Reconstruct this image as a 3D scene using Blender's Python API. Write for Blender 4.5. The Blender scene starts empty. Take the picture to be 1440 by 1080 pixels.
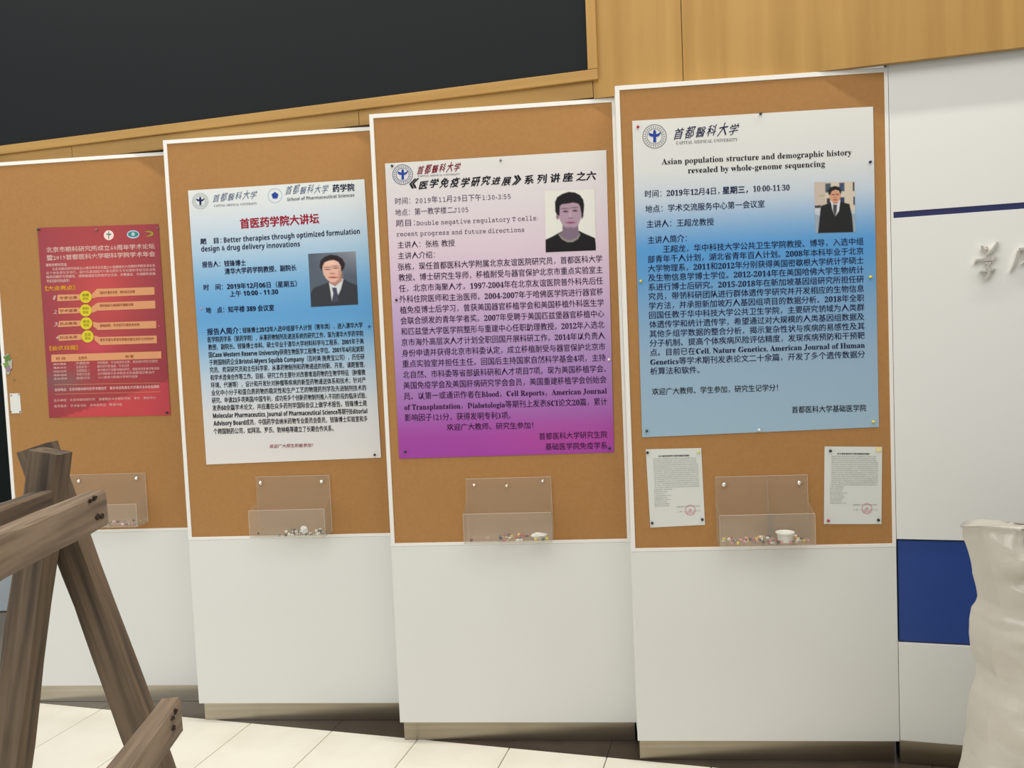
import bpy, bmesh, math, random
import numpy as np
from mathutils import Vector, Matrix

random.seed(7)
SC = bpy.context.scene
COL = SC.collection

# ------------------------------------------------------------------ camera
F_PX = 1188.9
CAM = np.array([0.0, 0.0, 1.68014])
FW = np.array([0.0, 0.99848923, -0.05494769])
RT = np.array([0.99909863, -0.00233248, -0.04238496])
UP = np.array([0.04244909, 0.05489816, 0.99758923])
cd = bpy.data.cameras.new('camera')
cam = bpy.data.objects.new('camera', cd)
COL.objects.link(cam)
cd.sensor_width = 36.0
cd.lens = F_PX * 36.0 / 1440.0
cam.matrix_world = Matrix(((RT[0], UP[0], -FW[0], CAM[0]), (RT[1], UP[1], -FW[1], CAM[1]),
                           (RT[2], UP[2], -FW[2], CAM[2]), (0, 0, 0, 1)))
SC.camera = cam

# ------------------------------------------------------------------ light
wd = bpy.data.worlds.new('lobby_light'); SC.world = wd; wd.use_nodes = True
bg = wd.node_tree.nodes['Background']
bg.inputs[0].default_value = (1.0, 0.985, 0.95, 1)
bg.inputs[1].default_value = 0.42


def area(name, loc, target, sx, sy, power, col):
    l = bpy.data.lights.new(name, 'AREA'); l.shape = 'RECTANGLE'
    l.size = sx; l.size_y = sy; l.energy = power; l.color = col
    o = bpy.data.objects.new(name, l); COL.objects.link(o)
    o.location = loc
    o.rotation_euler = (Vector(target) - Vector(loc)).to_track_quat('-Z', 'Y').to_euler()
    return o


strip = area('ceiling_light_strip', (-0.30, 2.99, 4.75), (0, 0, 0), 6.5, 0.10, 125, (1.0, 0.94, 0.84))
strip.rotation_euler = (0.16, 0, -0.27709)               # runs along the wall, 0.6 m out
area('ceiling_light_panel', (0.0, 0.2, 4.6), (0.1, 1.5, 0.0), 5.6, 2.2, 106, (1.0, 0.97, 0.91))
area('window_light', (-5.6, -0.6, 2.6), (-1.8, 3.6, 0.9), 3.2, 2.6, 125, (0.95, 0.98, 1.0))

vs = SC.view_settings
vs.view_transform = 'Standard'; vs.look = 'None'; vs.gamma = 1.0
vs.exposure = -0.10
vs.use_curve_mapping = False

# ------------------------------------------------------------------ layout of the place
TH, PH = -0.09328, -0.27709
DU = np.array([math.cos(TH), math.sin(TH), 0.0])        # along the front of a display unit
NU = np.array([math.sin(TH), -math.cos(TH), 0.0])       # out of that front
DW = np.array([math.cos(PH), math.sin(PH), 0.0])        # along the wall
NW = np.array([math.sin(PH), -math.cos(PH), 0.0])       # out of the wall
Z = np.array([0.0, 0.0, 1.0])
UW = 0.98323
HP, HC, HT = 0.0916, 0.8509, 2.60
UQ = {1: np.array([-2.42036, 4.02435, 0.0]), 2: np.array([-1.47302, 3.73395, 0.0]),
      3: np.array([-0.52877, 3.45713, 0.0]), 4: np.array([0.43063, 3.21039, 0.0])}
PR = UQ[4] + DU * UW                                     # where the last unit meets the wall
WOOD_OFF = 0.045


class Plane:
    """A real plane of the place; pt() reads a point measured in the photograph on it."""
    def __init__(self, q, e, n, base=0.0):
        self.q, self.e, self.n, self.base = np.array(q, float), e, n, base
        self.warp = None

    def pt(self, px, py, off=0.0):
        d = FW + RT * ((px - 720.0) / F_PX) + UP * ((540.0 - py) / F_PX)
        o = off + self.base
        t = ((self.q + self.n * o - CAM) @ self.n) / (d @ self.n)
        X = CAM + t * d
        if self.warp:
            s, z = (X - self.q) @ self.e, X[2]
            X = X + self.n * self.warp(s, z)
        return X

    def sz(self, px, py, off=0.0):
        X = self.pt(px, py, off)
        return (X - self.q) @ self.e, X[2]

    def at(self, s, z, off=0.0):
        return self.q + self.e * s + self.n * off + Z * z


UP_ = {k: Plane(UQ[k], DU, NU) for k in UQ}
WALL = Plane(PR, DW, NW)

# ------------------------------------------------------------------ materials
def lin(c):
    r = []
    for v in c[:3]:
        v = v / 255.0
        r.append(v / 12.92 if v <= 0.04045 else ((v + 0.055) / 1.055) ** 2.4)
    return (r[0], r[1], r[2], 1.0)


def mat(name, col, rough=0.6, metal=0.0, spec=0.5, noise=None, bump=None, coat=0.0):
    m = bpy.data.materials.new(name); m.use_nodes = True
    nt = m.node_tree; b = nt.nodes['Principled BSDF']
    b.inputs['Base Color'].default_value = (*col[:3], 1)
    b.inputs['Roughness'].default_value = rough
    b.inputs['Metallic'].default_value = metal
    b.inputs['Specular IOR Level'].default_value = spec
    b.inputs['Coat Weight'].default_value = coat
    tc = nt.nodes.new('ShaderNodeTexCoord')
    mp = nt.nodes.new('ShaderNodeMapping'); nt.links.new(tc.outputs['Object'], mp.inputs[0])
    if noise:  # (scale, stretch vector, second colour, lo, hi, detail)
        mp.inputs['Scale'].default_value = noise[1]
        n = nt.nodes.new('ShaderNodeTexNoise'); n.inputs['Scale'].default_value = noise[0]
        n.inputs['Detail'].default_value = noise[5] if len(noise) > 5 else 5
        nt.links.new(mp.outputs[0], n.inputs['Vector'])
        r = nt.nodes.new('ShaderNodeValToRGB')
        r.color_ramp.elements[0].position = noise[3]; r.color_ramp.elements[1].position = noise[4]
        r.color_ramp.elements[0].color = (*col[:3], 1); r.color_ramp.elements[1].color = (*noise[2][:3], 1)
        nt.links.new(n.outputs[0], r.inputs[0]); nt.links.new(r.outputs[0], b.inputs['Base Color'])
    if bump:  # (scale, strength, distance)
        n2 = nt.nodes.new('ShaderNodeTexNoise'); n2.inputs['Scale'].default_value = bump[0]
        n2.inputs['Detail'].default_value = 4
        nt.links.new(mp.outputs[0] if noise else tc.outputs['Object'], n2.inputs['Vector'])
        bp = nt.nodes.new('ShaderNodeBump'); bp.inputs['Strength'].default_value = bump[1]
        bp.inputs['Distance'].default_value = bump[2]
        nt.links.new(n2.outputs[0], bp.inputs['Height']); nt.links.new(bp.outputs[0], b.inputs['Normal'])
    return m


M = {}
M['white'] = mat('white_laminate', (0.715, 0.72, 0.695), 0.35, bump=(3, 0.05, 0.002))
M['frame'] = mat('white_frame', (0.80, 0.79, 0.75), 0.4)
M['cork'] = mat('fine_cork', (0.375, 0.192, 0.068), 0.92, spec=0.15,
                noise=(60, (1, 1, 1), (0.40, 0.21, 0.078), 0.3, 0.7), bump=(400, 0.15, 0.001))
M['veneer'] = mat('oak_veneer', (0.425, 0.25, 0.072), 0.5, spec=0.3,
                  noise=(17, (1, 1, 0.045), (0.345, 0.192, 0.050), 0.35, 0.7, 8), bump=(40, 0.04, 0.001))
M['veneer_h'] = mat('oak_veneer_strip', (0.45, 0.27, 0.082), 0.5, spec=0.3,
                    noise=(20, (0.05, 0.05, 1), (0.37, 0.21, 0.06), 0.32, 0.68, 7))
M['screen'] = mat('screen_black', (0.016, 0.019, 0.021), 0.85, spec=0.12)
M['steel'] = mat('brushed_steel', (0.40, 0.355, 0.285), 0.30, 1.0,
                 noise=(50, (0.04, 0.04, 1), (0.34, 0.30, 0.235), 0.35, 0.65))
M['tile'] = mat('cream_tile', (0.85, 0.82, 0.715), 0.24,
                noise=(3.2, (1, 1, 1), (0.74, 0.70, 0.595), 0.5, 0.85, 8))
M['grout'] = mat('grout', (0.30, 0.27, 0.22), 0.9)
M['stone'] = mat('dark_stone', (0.055, 0.040, 0.030), 0.28,
                 noise=(7, (1, 1, 1), (0.09, 0.065, 0.048), 0.4, 0.75))
M['navy'] = mat('navy_groove', (0.012, 0.016, 0.09), 0.5)
M['blue'] = mat('blue_panel', (0.014, 0.050, 0.235), 0.4)
M['dark'] = mat('dark_recess', (0.02, 0.022, 0.022), 0.7)
M['slate'] = mat('dark_slate_wall', (0.008, 0.013, 0.013), 0.8, spec=0.2)
M['pale'] = mat('pale_blue_board', (0.50, 0.56, 0.60), 0.5)
M['silver'] = mat('polished_silver', (0.95, 0.90, 0.82), 0.27, 1.0)
M['rough_wood'] = mat('weathered_wood', (0.175, 0.122, 0.078), 0.85,
                      noise=(26.0, (0.09, 1.6, 1.6), (0.060, 0.045, 0.032), 0.36, 0.68, 10), bump=(30, 0.8, 0.004))
M['rough_wood_pale'] = mat('weathered_wood_pale', (0.29, 0.215, 0.148), 0.85,
                           noise=(26.0, (0.09, 1.6, 1.6), (0.135, 0.098, 0.066), 0.36, 0.68, 10), bump=(30, 0.8, 0.004))
M['knot'] = mat('wood_knot', (0.03, 0.02, 0.013), 0.9)
M['paper'] = mat('white_paper', (0.72, 0.73, 0.70), 0.8, spec=0.2)
M['cup'] = mat('white_plastic_cup', (0.85, 0.84, 0.80), 0.4)


def ink(name, rgb, rough=0.6):
    return mat(name, lin(rgb), rough, spec=0.2)


M['ink'] = ink('black_ink', (34, 34, 42)); M['ink_navy'] = ink('navy_ink', (30, 38, 80))
M['ink_blue'] = ink('blue_ink', (38, 66, 150)); M['ink_grey'] = ink('grey_ink', (120, 125, 130))
M['ink_lightgrey'] = ink('pale_grey_ink', (158, 162, 158))
M['ink_red'] = ink('red_ink', (176, 34, 62)); M['ink_stamp'] = ink('stamp_ink', (208, 140, 150))
M['ink_white'] = ink('white_ink', (250, 214, 206)); M['ink_yellow'] = ink('yellow_ink', (246, 178, 46))
M['ink_orange'] = ink('peach_ink', (214, 152, 108)); M['ink_brown'] = ink('brown_ink', (160, 84, 58))
M['ink_lemon'] = ink('lemon_ink', (214, 196, 48)); M['ink_olive'] = ink('olive_ink', (150, 150, 30))
M['ink_teal'] = ink('teal_ink', (50, 130, 120)); M['ink_paleblue'] = ink('pale_blue_ink', (175, 195, 214))
M['ink_plum'] = ink('plum_ink', (60, 28, 72))
M['ink_darkred'] = ink('dark_red_ink', (150, 44, 60))
M['ink_bluegrey'] = ink('blue_grey_ink', (70, 90, 120))


def attr_mat(name, rough=0.45, spec=0.3):
    m = bpy.data.materials.new(name); m.use_nodes = True; nt = m.node_tree
    b = nt.nodes['Principled BSDF']; a = nt.nodes.new('ShaderNodeAttribute'); a.attribute_name = 'print'
    nt.links.new(a.outputs['Color'], b.inputs['Base Color'])
    b.inputs['Roughness'].default_value = rough; b.inputs['Specular IOR Level'].default_value = spec
    return m


M['print'] = attr_mat('printed_paper')

# clear acrylic: transparent sheet with warm reflections painted in as a faint milky diffuse colour and a glossy skin
m = bpy.data.materials.new('clear_acrylic'); m.use_nodes = True; nt = m.node_tree
for nd in list(nt.nodes): nt.nodes.remove(nd)
out = nt.nodes.new('ShaderNodeOutputMaterial')
tr = nt.nodes.new('ShaderNodeBsdfTransparent'); tr.inputs[0].default_value = (0.975, 0.98, 0.975, 1)
df = nt.nodes.new('ShaderNodeBsdfDiffuse'); df.inputs[0].default_value = (0.92, 0.84, 0.72, 1)
gl = nt.nodes.new('ShaderNodeBsdfGlossy'); gl.inputs['Roughness'].default_value = 0.04
lw = nt.nodes.new('ShaderNodeLayerWeight'); lw.inputs[0].default_value = 0.5
pw = nt.nodes.new('ShaderNodeMath'); pw.operation = 'POWER'; pw.inputs[1].default_value = 5.0
fr = nt.nodes.new('ShaderNodeMath'); fr.operation = 'MULTIPLY_ADD'; fr.inputs[1].default_value = 0.6; fr.inputs[2].default_value = 0.03
nt.links.new(lw.outputs['Facing'], pw.inputs[0]); nt.links.new(pw.outputs[0], fr.inputs[0])
m1 = nt.nodes.new('ShaderNodeMixShader'); m1.inputs[0].default_value = 0.07
m2 = nt.nodes.new('ShaderNodeMixShader')
nt.links.new(tr.outputs[0], m1.inputs[1]); nt.links.new(df.outputs[0], m1.inputs[2])
nt.links.new(fr.outputs[0], m2.inputs[0]); nt.links.new(m1.outputs[0], m2.inputs[1]); nt.links.new(gl.outputs[0], m2.inputs[2])
nt.links.new(m2.outputs[0], out.inputs[0])
M['acrylic'] = m
m = bpy.data.materials.new('acrylic_edge'); m.use_nodes = True; nt = m.node_tree
b = nt.nodes['Principled BSDF']; b.inputs['Base Color'].default_value = (0.85, 0.80, 0.70, 1)
b.inputs['Roughness'].default_value = 0.15; b.inputs['Alpha'].default_value = 0.55
M['acrylic_edge'] = m

# plastic dust sheet
m = mat('dust_sheet_plastic', (0.47, 0.44, 0.375), 0.34, spec=0.6, coat=0.25,
        noise=(2.2, (1, 1, 1), (0.58, 0.55, 0.48), 0.35, 0.7), bump=(13, 0.4, 0.015))
M['sheet'] = m

# ------------------------------------------------------------------ builders
def thing(name, label, cat, loc, group=None):
    o = bpy.data.objects.new(name, None); COL.objects.link(o)
    o.empty_display_size = 0.05
    o.location = tuple(loc); o['label'] = label; o['category'] = cat
    if group: o['group'] = group
    return o


def mesh(name, verts, faces, material, parent=None, loc=None, smooth=False):
    """verts in world space; stored relative to the thing's base"""
    if parent is not None:
        base = np.array(root_loc(parent))
    else:
        base = np.array(loc if loc is not None else (0, 0, 0), float)
    me = bpy.data.meshes.new(name)
    V = np.array(verts, float) - base
    me.from_pydata([tuple(v) for v in V], [], [tuple(f) for f in faces])
    me.materials.append(material)
    if smooth:
        me.polygons.foreach_set('use_smooth', [True] * len(me.polygons))
    me.update()
    o = bpy.data.objects.new(name, me); COL.objects.link(o)
    if parent is not None:
        o.parent = parent
    else:
        o.location = tuple(base)
    return o


def root_loc(o):
    x = np.zeros(3)
    while o is not None:
        x = x + np.array(o.location); o = o.parent
    return x


def struct(o):
    o['kind'] = 'structure'
    return o


BF = [(0, 3, 2, 1), (4, 5, 6, 7), (0, 1, 5, 4), (1, 2, 6, 5), (2, 3, 7, 6), (3, 0, 4, 7)]


def boxv(pl, s0, s1, z0, z1, o0, o1):
    P = [pl.at(s0, z0, o0), pl.at(s1, z0, o0), pl.at(s1, z0, o1), pl.at(s0, z0, o1),
         pl.at(s0, z1, o0), pl.at(s1, z1, o0), pl.at(s1, z1, o1), pl.at(s0, z1, o1)]
    return P, BF


def fix(o):
    bm = bmesh.new(); bm.from_mesh(o.data); bmesh.ops.recalc_face_normals(bm, faces=bm.faces)
    bm.to_mesh(o.data); bm.free(); return o


def box(name, pl, s0, s1, z0, z1, o0, o1, material, parent=None, loc=None, bevel=0.0):
    v, f = boxv(pl, s0, s1, z0, z1, o0, o1)
    if parent is None and loc is None: loc = (v[0] + v[2]) / 2
    o = fix(mesh(name, v, f, material, parent, loc))
    if bevel:
        bm = bmesh.new(); bm.from_mesh(o.data)
        bmesh.ops.bevel(bm, geom=list(bm.edges), offset=bevel, segments=2, affect='EDGES', profile=0.5)
        bm.to_mesh(o.data); bm.free()
    return o


def merge(parts):
    V, Fc = [], []
    for v, f in parts:
        n = len(V); V += list(v); Fc += [tuple(i + n for i in q) for q in f]
    return V, Fc


def prism_xy(name, pts, z0, z1, material, parent=None, loc=None):
    n = len(pts)
    v = [np.array([p[0], p[1], z0]) for p in pts] + [np.array([p[0], p[1], z1]) for p in pts]
    f = [tuple(range(n))[::-1], tuple(range(n, 2 * n))] + [(i, (i + 1) % n, n + (i + 1) % n, n + i) for i in range(n)]
    return fix(mesh(name, v, f, material, parent, loc))


# ------------------------------------------------------------------ floor
floor_base = prism_xy('floor', [(-9, -3), (6, -3), (6, 7), (-9, 7)], -0.05, -0.012, M['grout'], loc=(0, 0, 0))
struct(floor_base)
TILE_W, TILE_D, JOINT = 0.4035, 0.807, 0.004
tile_mesh = None
T_OFF = 0.150
for i in range(-16, 5):
    for j in range(0, 5):
        s0 = -1.096 + i * TILE_W + JOINT / 2
        o0 = T_OFF + j * TILE_D + JOINT / 2
        c = PR + DW * s0 + NW * o0
        if not (-5.4 < c[0] < 3.0): continue
        if tile_mesh is None:
            pl = Plane((0, 0, 0), np.array([1.0, 0, 0]), np.array([0, -1.0, 0]))
            v, f = boxv(pl, 0, TILE_W - JOINT, -0.014, 0.0, 0, TILE_D - JOINT)
            o = fix(mesh('floor_tile', v, f, M['tile'], floor_base))
            bm = bmesh.new(); bm.from_mesh(o.data)
            bmesh.ops.bevel(bm, geom=[e for e in bm.edges if all(abs(w.co.z) < 1e-6 for w in e.verts)], offset=0.0012, segments=1, affect='EDGES')
            bm.to_mesh(o.data); bm.free()
            tile_mesh = o.data
        else:
            o = bpy.data.objects.new('floor_tile', tile_mesh); COL.objects.link(o); o.parent = floor_base
        o.location = (c[0], c[1], 0.0); o.rotation_euler = (0, 0, PH)
# dark stone border between the tiles and the wall, in slabs
for i in range(-5, 3):
    a, b_ = -1.096 + i * 1.2105, -1.096 + (i + 1) * 1.2105 - 0.002
    P = [PR + DW * a + NW * (T_OFF - 0.002), PR + DW * b_ + NW * (T_OFF - 0.002), PR + DW * b_ - NW * 0.25, PR + DW * a - NW * 0.25]
    prism_xy('border_slab', P, -0.012, -0.001, M['stone'], floor_base)

# ------------------------------------------------------------------ walls
# hidden wall behind the display units, dark recess in its foot
wall_back = struct(box('wall_back', WALL, -4.06, -0.012, 0.0, 2.598, -0.22, -0.19, M['white']))

# white wall right of the boards
wall_right = struct(box('wall_right', WALL, 0.004, 2.6, 0.0, 2.75, -0.12, -0.045, M['dark']))
z_str = 2.067; z_b1 = 0.868; z_b0 = 0.473; z_bb = 0.0965
box('wall_panel', WALL, 0.0015, 2.6, z_str + 0.011, 2.70, -0.045, 0.0, M['white'], wall_right, bevel=0.0008)
box('wall_panel', WALL, 0.0015, 2.6, z_b1, z_str - 0.011, -0.045, 0.0, M['white'], wall_right, bevel=0.0008)
box('wall_panel', WALL, 0.0015, 2.6, z_bb, z_b0, -0.045, 0.0, M['white'], wall_right, bevel=0.0008)
g = box('navy_groove', WALL, 0.010, 2.6, z_str - 0.011, z_str + 0.011, -0.045, -0.002, M['navy'], wall_right)
g = box('blue_panel', WALL, 0.006, 2.6, z_b0 + 0.006, z_b1 - 0.006, -0.045, -0.008, M['blue'], wall_right)
box('wall_edge_strip', WALL, 0.0015, 0.010, z_str - 0.011, z_str + 0.011, -0.045, 0.0, M['white'], wall_right)
struct(box('baseboard_right', WALL, 0.004, 2.6, 0.0, z_bb - 0.001, -0.044, -0.022, M['steel']))

# veneered header wall
veneer = struct(box('wall_header', WALL, -6.0, 2.6, 2.62, 4.6, -0.05, WOOD_OFF - 0.022, M['dark']))
fz0, fs1 = 2.668, -1.049
sz0, ss1 = 2.707, -1.086
WH = Plane(PR, DW, NW)
wb = WALL.sz(1440, 72, WOOD_OFF)[1]
zb = 2.606
segs = [(-6.0, -5.06), (-5.06, -3.562), (-3.562, -2.078), (-2.078, -1.072)]
for a, b_ in segs:
    box('veneer_panel', WALL, a + 0.0012, b_ - 0.0012, zb, fz0 - 0.001, WOOD_OFF - 0.022, WOOD_OFF, M['veneer_h'], veneer, bevel=0.0008)
for a, b_ in [(-1.072, -0.725), (-0.725, 0.62), (0.62, 2.6)]:
    o = box('veneer_panel', WALL, a + 0.0012, b_ - 0.0012, 2.6005, 4.6, WOOD_OFF - 0.022, WOOD_OFF, M['veneer'], veneer, bevel=0.0008)

# dark area left of the boards (passage) with a pale board low down
far = Plane((-4.2, 5.6, 0), np.array([1.0, 0, 0]), np.array([0, -1.0, 0]))
struct(box('wall_left', far, -3.5, 2.2, 0.0, 4.6, -0.1, 0.0, M['slate']))
struct(box('trim_1', far, -3.5, 2.1, 0.0, 0.72, 0.0, 0.03, M['pale']))

# ------------------------------------------------------------------ big dark screen in its wooden frame
scr = thing('display_screen', 'large black display screen in a wooden frame on the veneered wall above the boards', 'screen', WALL.at(-3.2, fz0, WOOD_OFF))
SL = -5.06
box('screen_panel', WALL, SL + 0.04, ss1, sz0, 4.25, WOOD_OFF - 0.02, WOOD_OFF + 0.004, M['screen'], scr)
box('frame_strip', WALL, SL, fs1, fz0, sz0 + 0.001, WOOD_OFF - 0.02, WOOD_OFF + 0.018, M['veneer_h'], scr, bevel=0.002)
box('frame_strip', WALL, ss1 - 0.001, fs1, sz0 + 0.002, 4.25, WOOD_OFF - 0.02, WOOD_OFF + 0.018, M['veneer'], scr, bevel=0.002)
box('frame_strip', WALL, SL, SL + 0.04, sz0 + 0.002, 4.25, WOOD_OFF - 0.02, WOOD_OFF + 0.018, M['veneer'], scr, bevel=0.002)
box('frame_strip', WALL, SL, fs1, 4.251, 4.29, WOOD_OFF - 0.02, WOOD_OFF + 0.018, M['veneer_h'], scr, bevel=0.002)

# ------------------------------------------------------------------ the four stepped display units
ULAB = {1: 'stepped white display unit whose cork board carries the red poster, farthest from the white wall',
        2: 'stepped white display unit whose cork board carries the blue poster with a red heading',
        3: 'stepped white display unit whose cork board carries the purple poster',
        4: 'stepped white display unit with the large blue poster, beside the blue wall panel'}
FRW = 0.0165
CORK = -0.004
for k in (1, 2, 3, 4):
    pl = UP_[k]
    t = thing('display_unit', ULAB[k], 'display board', pl.at(UW / 2, 0, -0.05), 'stepped display units along the wall')
    back = lambda s: 0.178 * (1 - s / UW) + 0.012
    # body: wedge between the slanted front and the wall
    P = [pl.at(0.002, 0, -0.02), pl.at(UW - 0.003, 0, -0.02), pl.at(UW - 0.003, 0, -0.03), pl.at(0.002, 0, -0.165)]
    prism_xy('body', P, HP, HT - 0.001, M['white'], t)
    P = [pl.at(0.008, 0, -0.035), pl.at(UW - 0.008, 0, -0.035), pl.at(UW - 0.008, 0, -0.045), pl.at(0.008, 0, -0.16)]
    prism_xy('plinth', P, 0.0, HP - 0.002, M['steel'], t)
    box('lower_panel', pl, 0.0, UW, HP, HC - 0.0135, -0.02, -0.0006, M['white'], t, bevel=0.0012)
    box('cork_board', pl, FRW, UW - 0.013, HC, HT - FRW, -0.02, CORK, M['cork'], t)
    fr_ = [(0, FRW, HC - 0.013, HT), (UW - 0.013, UW, HC - 0.013, HT), (FRW, UW - 0.013, HT - FRW, HT), (FRW, UW - 0.013, HC - 0.013, HC)]
    for a, b_, c, d in fr_:
        box('frame_strip', pl, a, b_, c, d, -0.02, 0.0, M['frame'], t, bevel=0.0008)

# ------------------------------------------------------------------ printed sheets
def bil(q, u, v):
    (a, b_, c, d) = [np.array(p, float) for p in q]   # TL TR BR BL
    return (a * (1 - u) + b_ * u) * (1 - v) + (d * (1 - u) + c * u) * v


def color_mesh(o, cols):
    at = o.data.color_attributes.new('print', 'FLOAT_COLOR', 'POINT')
    arr = np.ones((len(cols), 4)); arr[:, :3] = cols
    at.data.foreach_set('color', arr.ravel())


def to_lin(c):
    c = np.clip(np.array(c, float) / 255.0, 0, 1)
    return np.where(c <= 0.04045, c / 12.92, ((c + 0.055) / 1.055) ** 2.4)


GAIN = 0.99


def sheet_grid(name, pl, quad, off, nx, ny, colf, parent=None, loc=None, thick=0.0006, gain=None):
    V, Cc = [], []
    for j in range(ny + 1):
        for i in range(nx + 1):
            p = bil(quad, i / nx, j / ny)
            V.append(pl.pt(p[0], p[1], off)); Cc.append(colf(i / nx, j / ny, p[0], p[1]))
    Fc = [(j * (nx + 1) + i, (j + 1) * (nx + 1) + i, (j + 1) * (nx + 1) + i + 1, j * (nx + 1) + i + 1) for j in range(ny) for i in range(nx)]
    n = len(V)
    if thick:
        V = V + [v - pl.n * thick for v in V]
        Cc = Cc + Cc
        Fc = Fc + [tuple(i + n for i in q[::-1]) for q in Fc]
        w = nx + 1
        per = [i for i in range(w)] + [j * w + nx for j in range(1, ny + 1)] + [ny * w + i for i in range(nx - 1, -1, -1)] + [j * w for j in range(ny - 1, 0, -1)]
        for a, b_ in zip(per, per[1:] + per[:1]): Fc.append((a, b_, b_ + n, a + n))
    o = mesh(name, V, Fc, M['print'], parent, loc, smooth=False)
    color_mesh(o, np.clip(to_lin(np.array(Cc)) * (GAIN if gain is None else gain), 0, 0.86))
    return o


def grad(stops):
    ys = [s[0] for s in stops]; cs = np.array([s[1] for s in stops], float)
    return lambda v: np.array([np.interp(v, ys, cs[:, i]) for i in range(3)])


_txt = {}
TXT = bpy.data.curves.new('lettering', 'FONT')
TXO = bpy.data.objects.new('lettering', TXT)


def text_geo(body, fat=0.0, res=1):
    key = (body, fat, res)
    if key in _txt: return _txt[key]
    TXT.body = body; TXT.resolution_u = res
    me = TXO.to_mesh()
    V = np.array([v.co[:2] for v in me.vertices]); Fc = [tuple(p.vertices) for p in me.polygons]
    TXO.to_mesh_clear()
    _txt[key] = (V, Fc); return V, Fc


def serif(s):
    r = ''
    for ch in s:
        if 'A' <= ch <= 'Z': r += chr(0x1D400 + ord(ch) - 65)
        elif 'a' <= ch <= 'z': r += chr(0x1D41A + ord(ch) - 97)
        elif '0' <= ch <= '9': r += chr(0x1D7CE + ord(ch) - 48)
        else: r += ch
    return r


def sans(s, bold=True):
    A, a, d = (0x1D5D4, 0x1D5EE, 0x1D7EC) if True else None
    r = ''
    for ch in s:
        if 'A' <= ch <= 'Z': r += chr(A + ord(ch) - 65)
        elif 'a' <= ch <= 'z': r += chr(a + ord(ch) - 97)
        elif '0' <= ch <= '9': r += chr(d + ord(ch) - 48)
        else: r += ch
    return r


def mono(s):
    r = ''
    for ch in s:
        if 'A' <= ch <= 'Z': r += chr(0x1D670 + ord(ch) - 65)
        elif 'a' <= ch <= 'z': r += chr(0x1D68A + ord(ch) - 97)
        elif '0' <= ch <= '9': r += chr(0x1D7F6 + ord(ch) - 48)
        else: r += ch
    return r


def line_geo(pl, body, x0, y0, x1, y1, h, tilt, off, fat=0.012, shear=0.0, cjk=True, res=1):
    """a line of lettering whose foot runs (x0,y0)-(x1,y1) in the photograph, h pixels tall"""
    V, Fc = text_geo(body, 0.0, res)
    if fat > 0.003:
        n = len(V); V0, F0 = V, list(Fc); V = V0.copy(); Fc = list(F0)
        sh = [(fat, 0), (-fat, 0), (0, fat * 0.8), (0, -fat * 0.8)] if fat > 0.016 else [(fat, fat * 0.5), (-fat, -fat * 0.5)]
        V = np.concatenate([V0 + np.array(d_) for d_ in sh]); Fc = [tuple(i + n * k_ for i in f) for k_ in range(len(sh)) for f in F0]
    a, b_ = V[:, 0].min(), V[:, 0].max()
    foot = 0.08 if cjk else 0.0
    em = h / (0.93 if cjk else 0.72)
    out = []
    for x, y in V:
        f = (x - a) / (b_ - a)
        yy = (y + foot) * em
        out.append(pl.pt(x0 + (x1 - x0) * f - tilt * yy + shear * yy, y0 + (y1 - y0) * f - yy, off))
    return out, Fc


def brush(pl, body, x0, y0, x1, y1, h, tilt, off, fat, seed=1):
    r = random.Random(seed); n = len(body); parts = []
    for i, ch in enumerate(body):
        f0, f1 = (i + 0.06) / n, (i + 0.90) / n; k = r.uniform(0.82, 1.12); up = r.uniform(-0.06, 0.10) * h
        t = -r.uniform(0.02, 0.10) * h
        a, b_ = x0 + (x1 - x0) * f0, x0 + (x1 - x0) * f1
        ya, yb = y0 + (y1 - y0) * f0 - up, y0 + (y1 - y0) * f1 - up + t
        parts.append(line_geo(pl, ch, a, ya, b_, yb, h * k, tilt, off, fat, 0.30))
    return merge(parts)


def poly_geo(pl, pts, off):
    return [pl.pt(x, y, off) for x, y in pts], [tuple(range(len(pts)))]


def ring_pts(cx, cy, r, n=40, ry=None, a0=0.0):
    ry = ry or r
    return [(cx + r * math.cos(a0 + 2 * math.pi * i / n), cy + ry * math.sin(a0 + 2 * math.pi * i / n)) for i in range(n)]


def annulus(pl, cx, cy, r0, r1, off, n=48):
    v = [pl.pt(x, y, off) for x, y in ring_pts(cx, cy, r0, n)] + [pl.pt(x, y, off) for x, y in ring_pts(cx, cy, r1, n)]
    return v, [(i, (i + 1) % n, n + (i + 1) % n, n + i) for i in range(n)]


def put(name, geos, material, parent, label=None):
    if name not in ('emblem_ring', 'red_stamp', 'typed_text'):
        if len(geos) > 1:
            for g_ in geos: put(name, [g_], material, parent, label)
            return
    V, Fc = merge(geos)
    o = mesh(name, V, Fc, material, parent)
    if label: o['label'] = label
    if name == 'typed_text': o['kind'] = 'stuff'
    return o
    return o


def para(pl, lines, first, last, h, tilt, off, fat=0.012, f=serif):
    """lines evenly set between a first and a last foot line ((xl,yl,xr,yr) each)"""
    gs = []; n = len(lines)
    for i, ln in enumerate(lines):
        t = i / (n - 1)
        q = [first[j] * (1 - t) + last[j] * t for j in range(4)]
        gs.append(line_geo(pl, f(ln), q[0], q[1], q[2], q[3], h, tilt, off, fat))
    return gs


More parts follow.
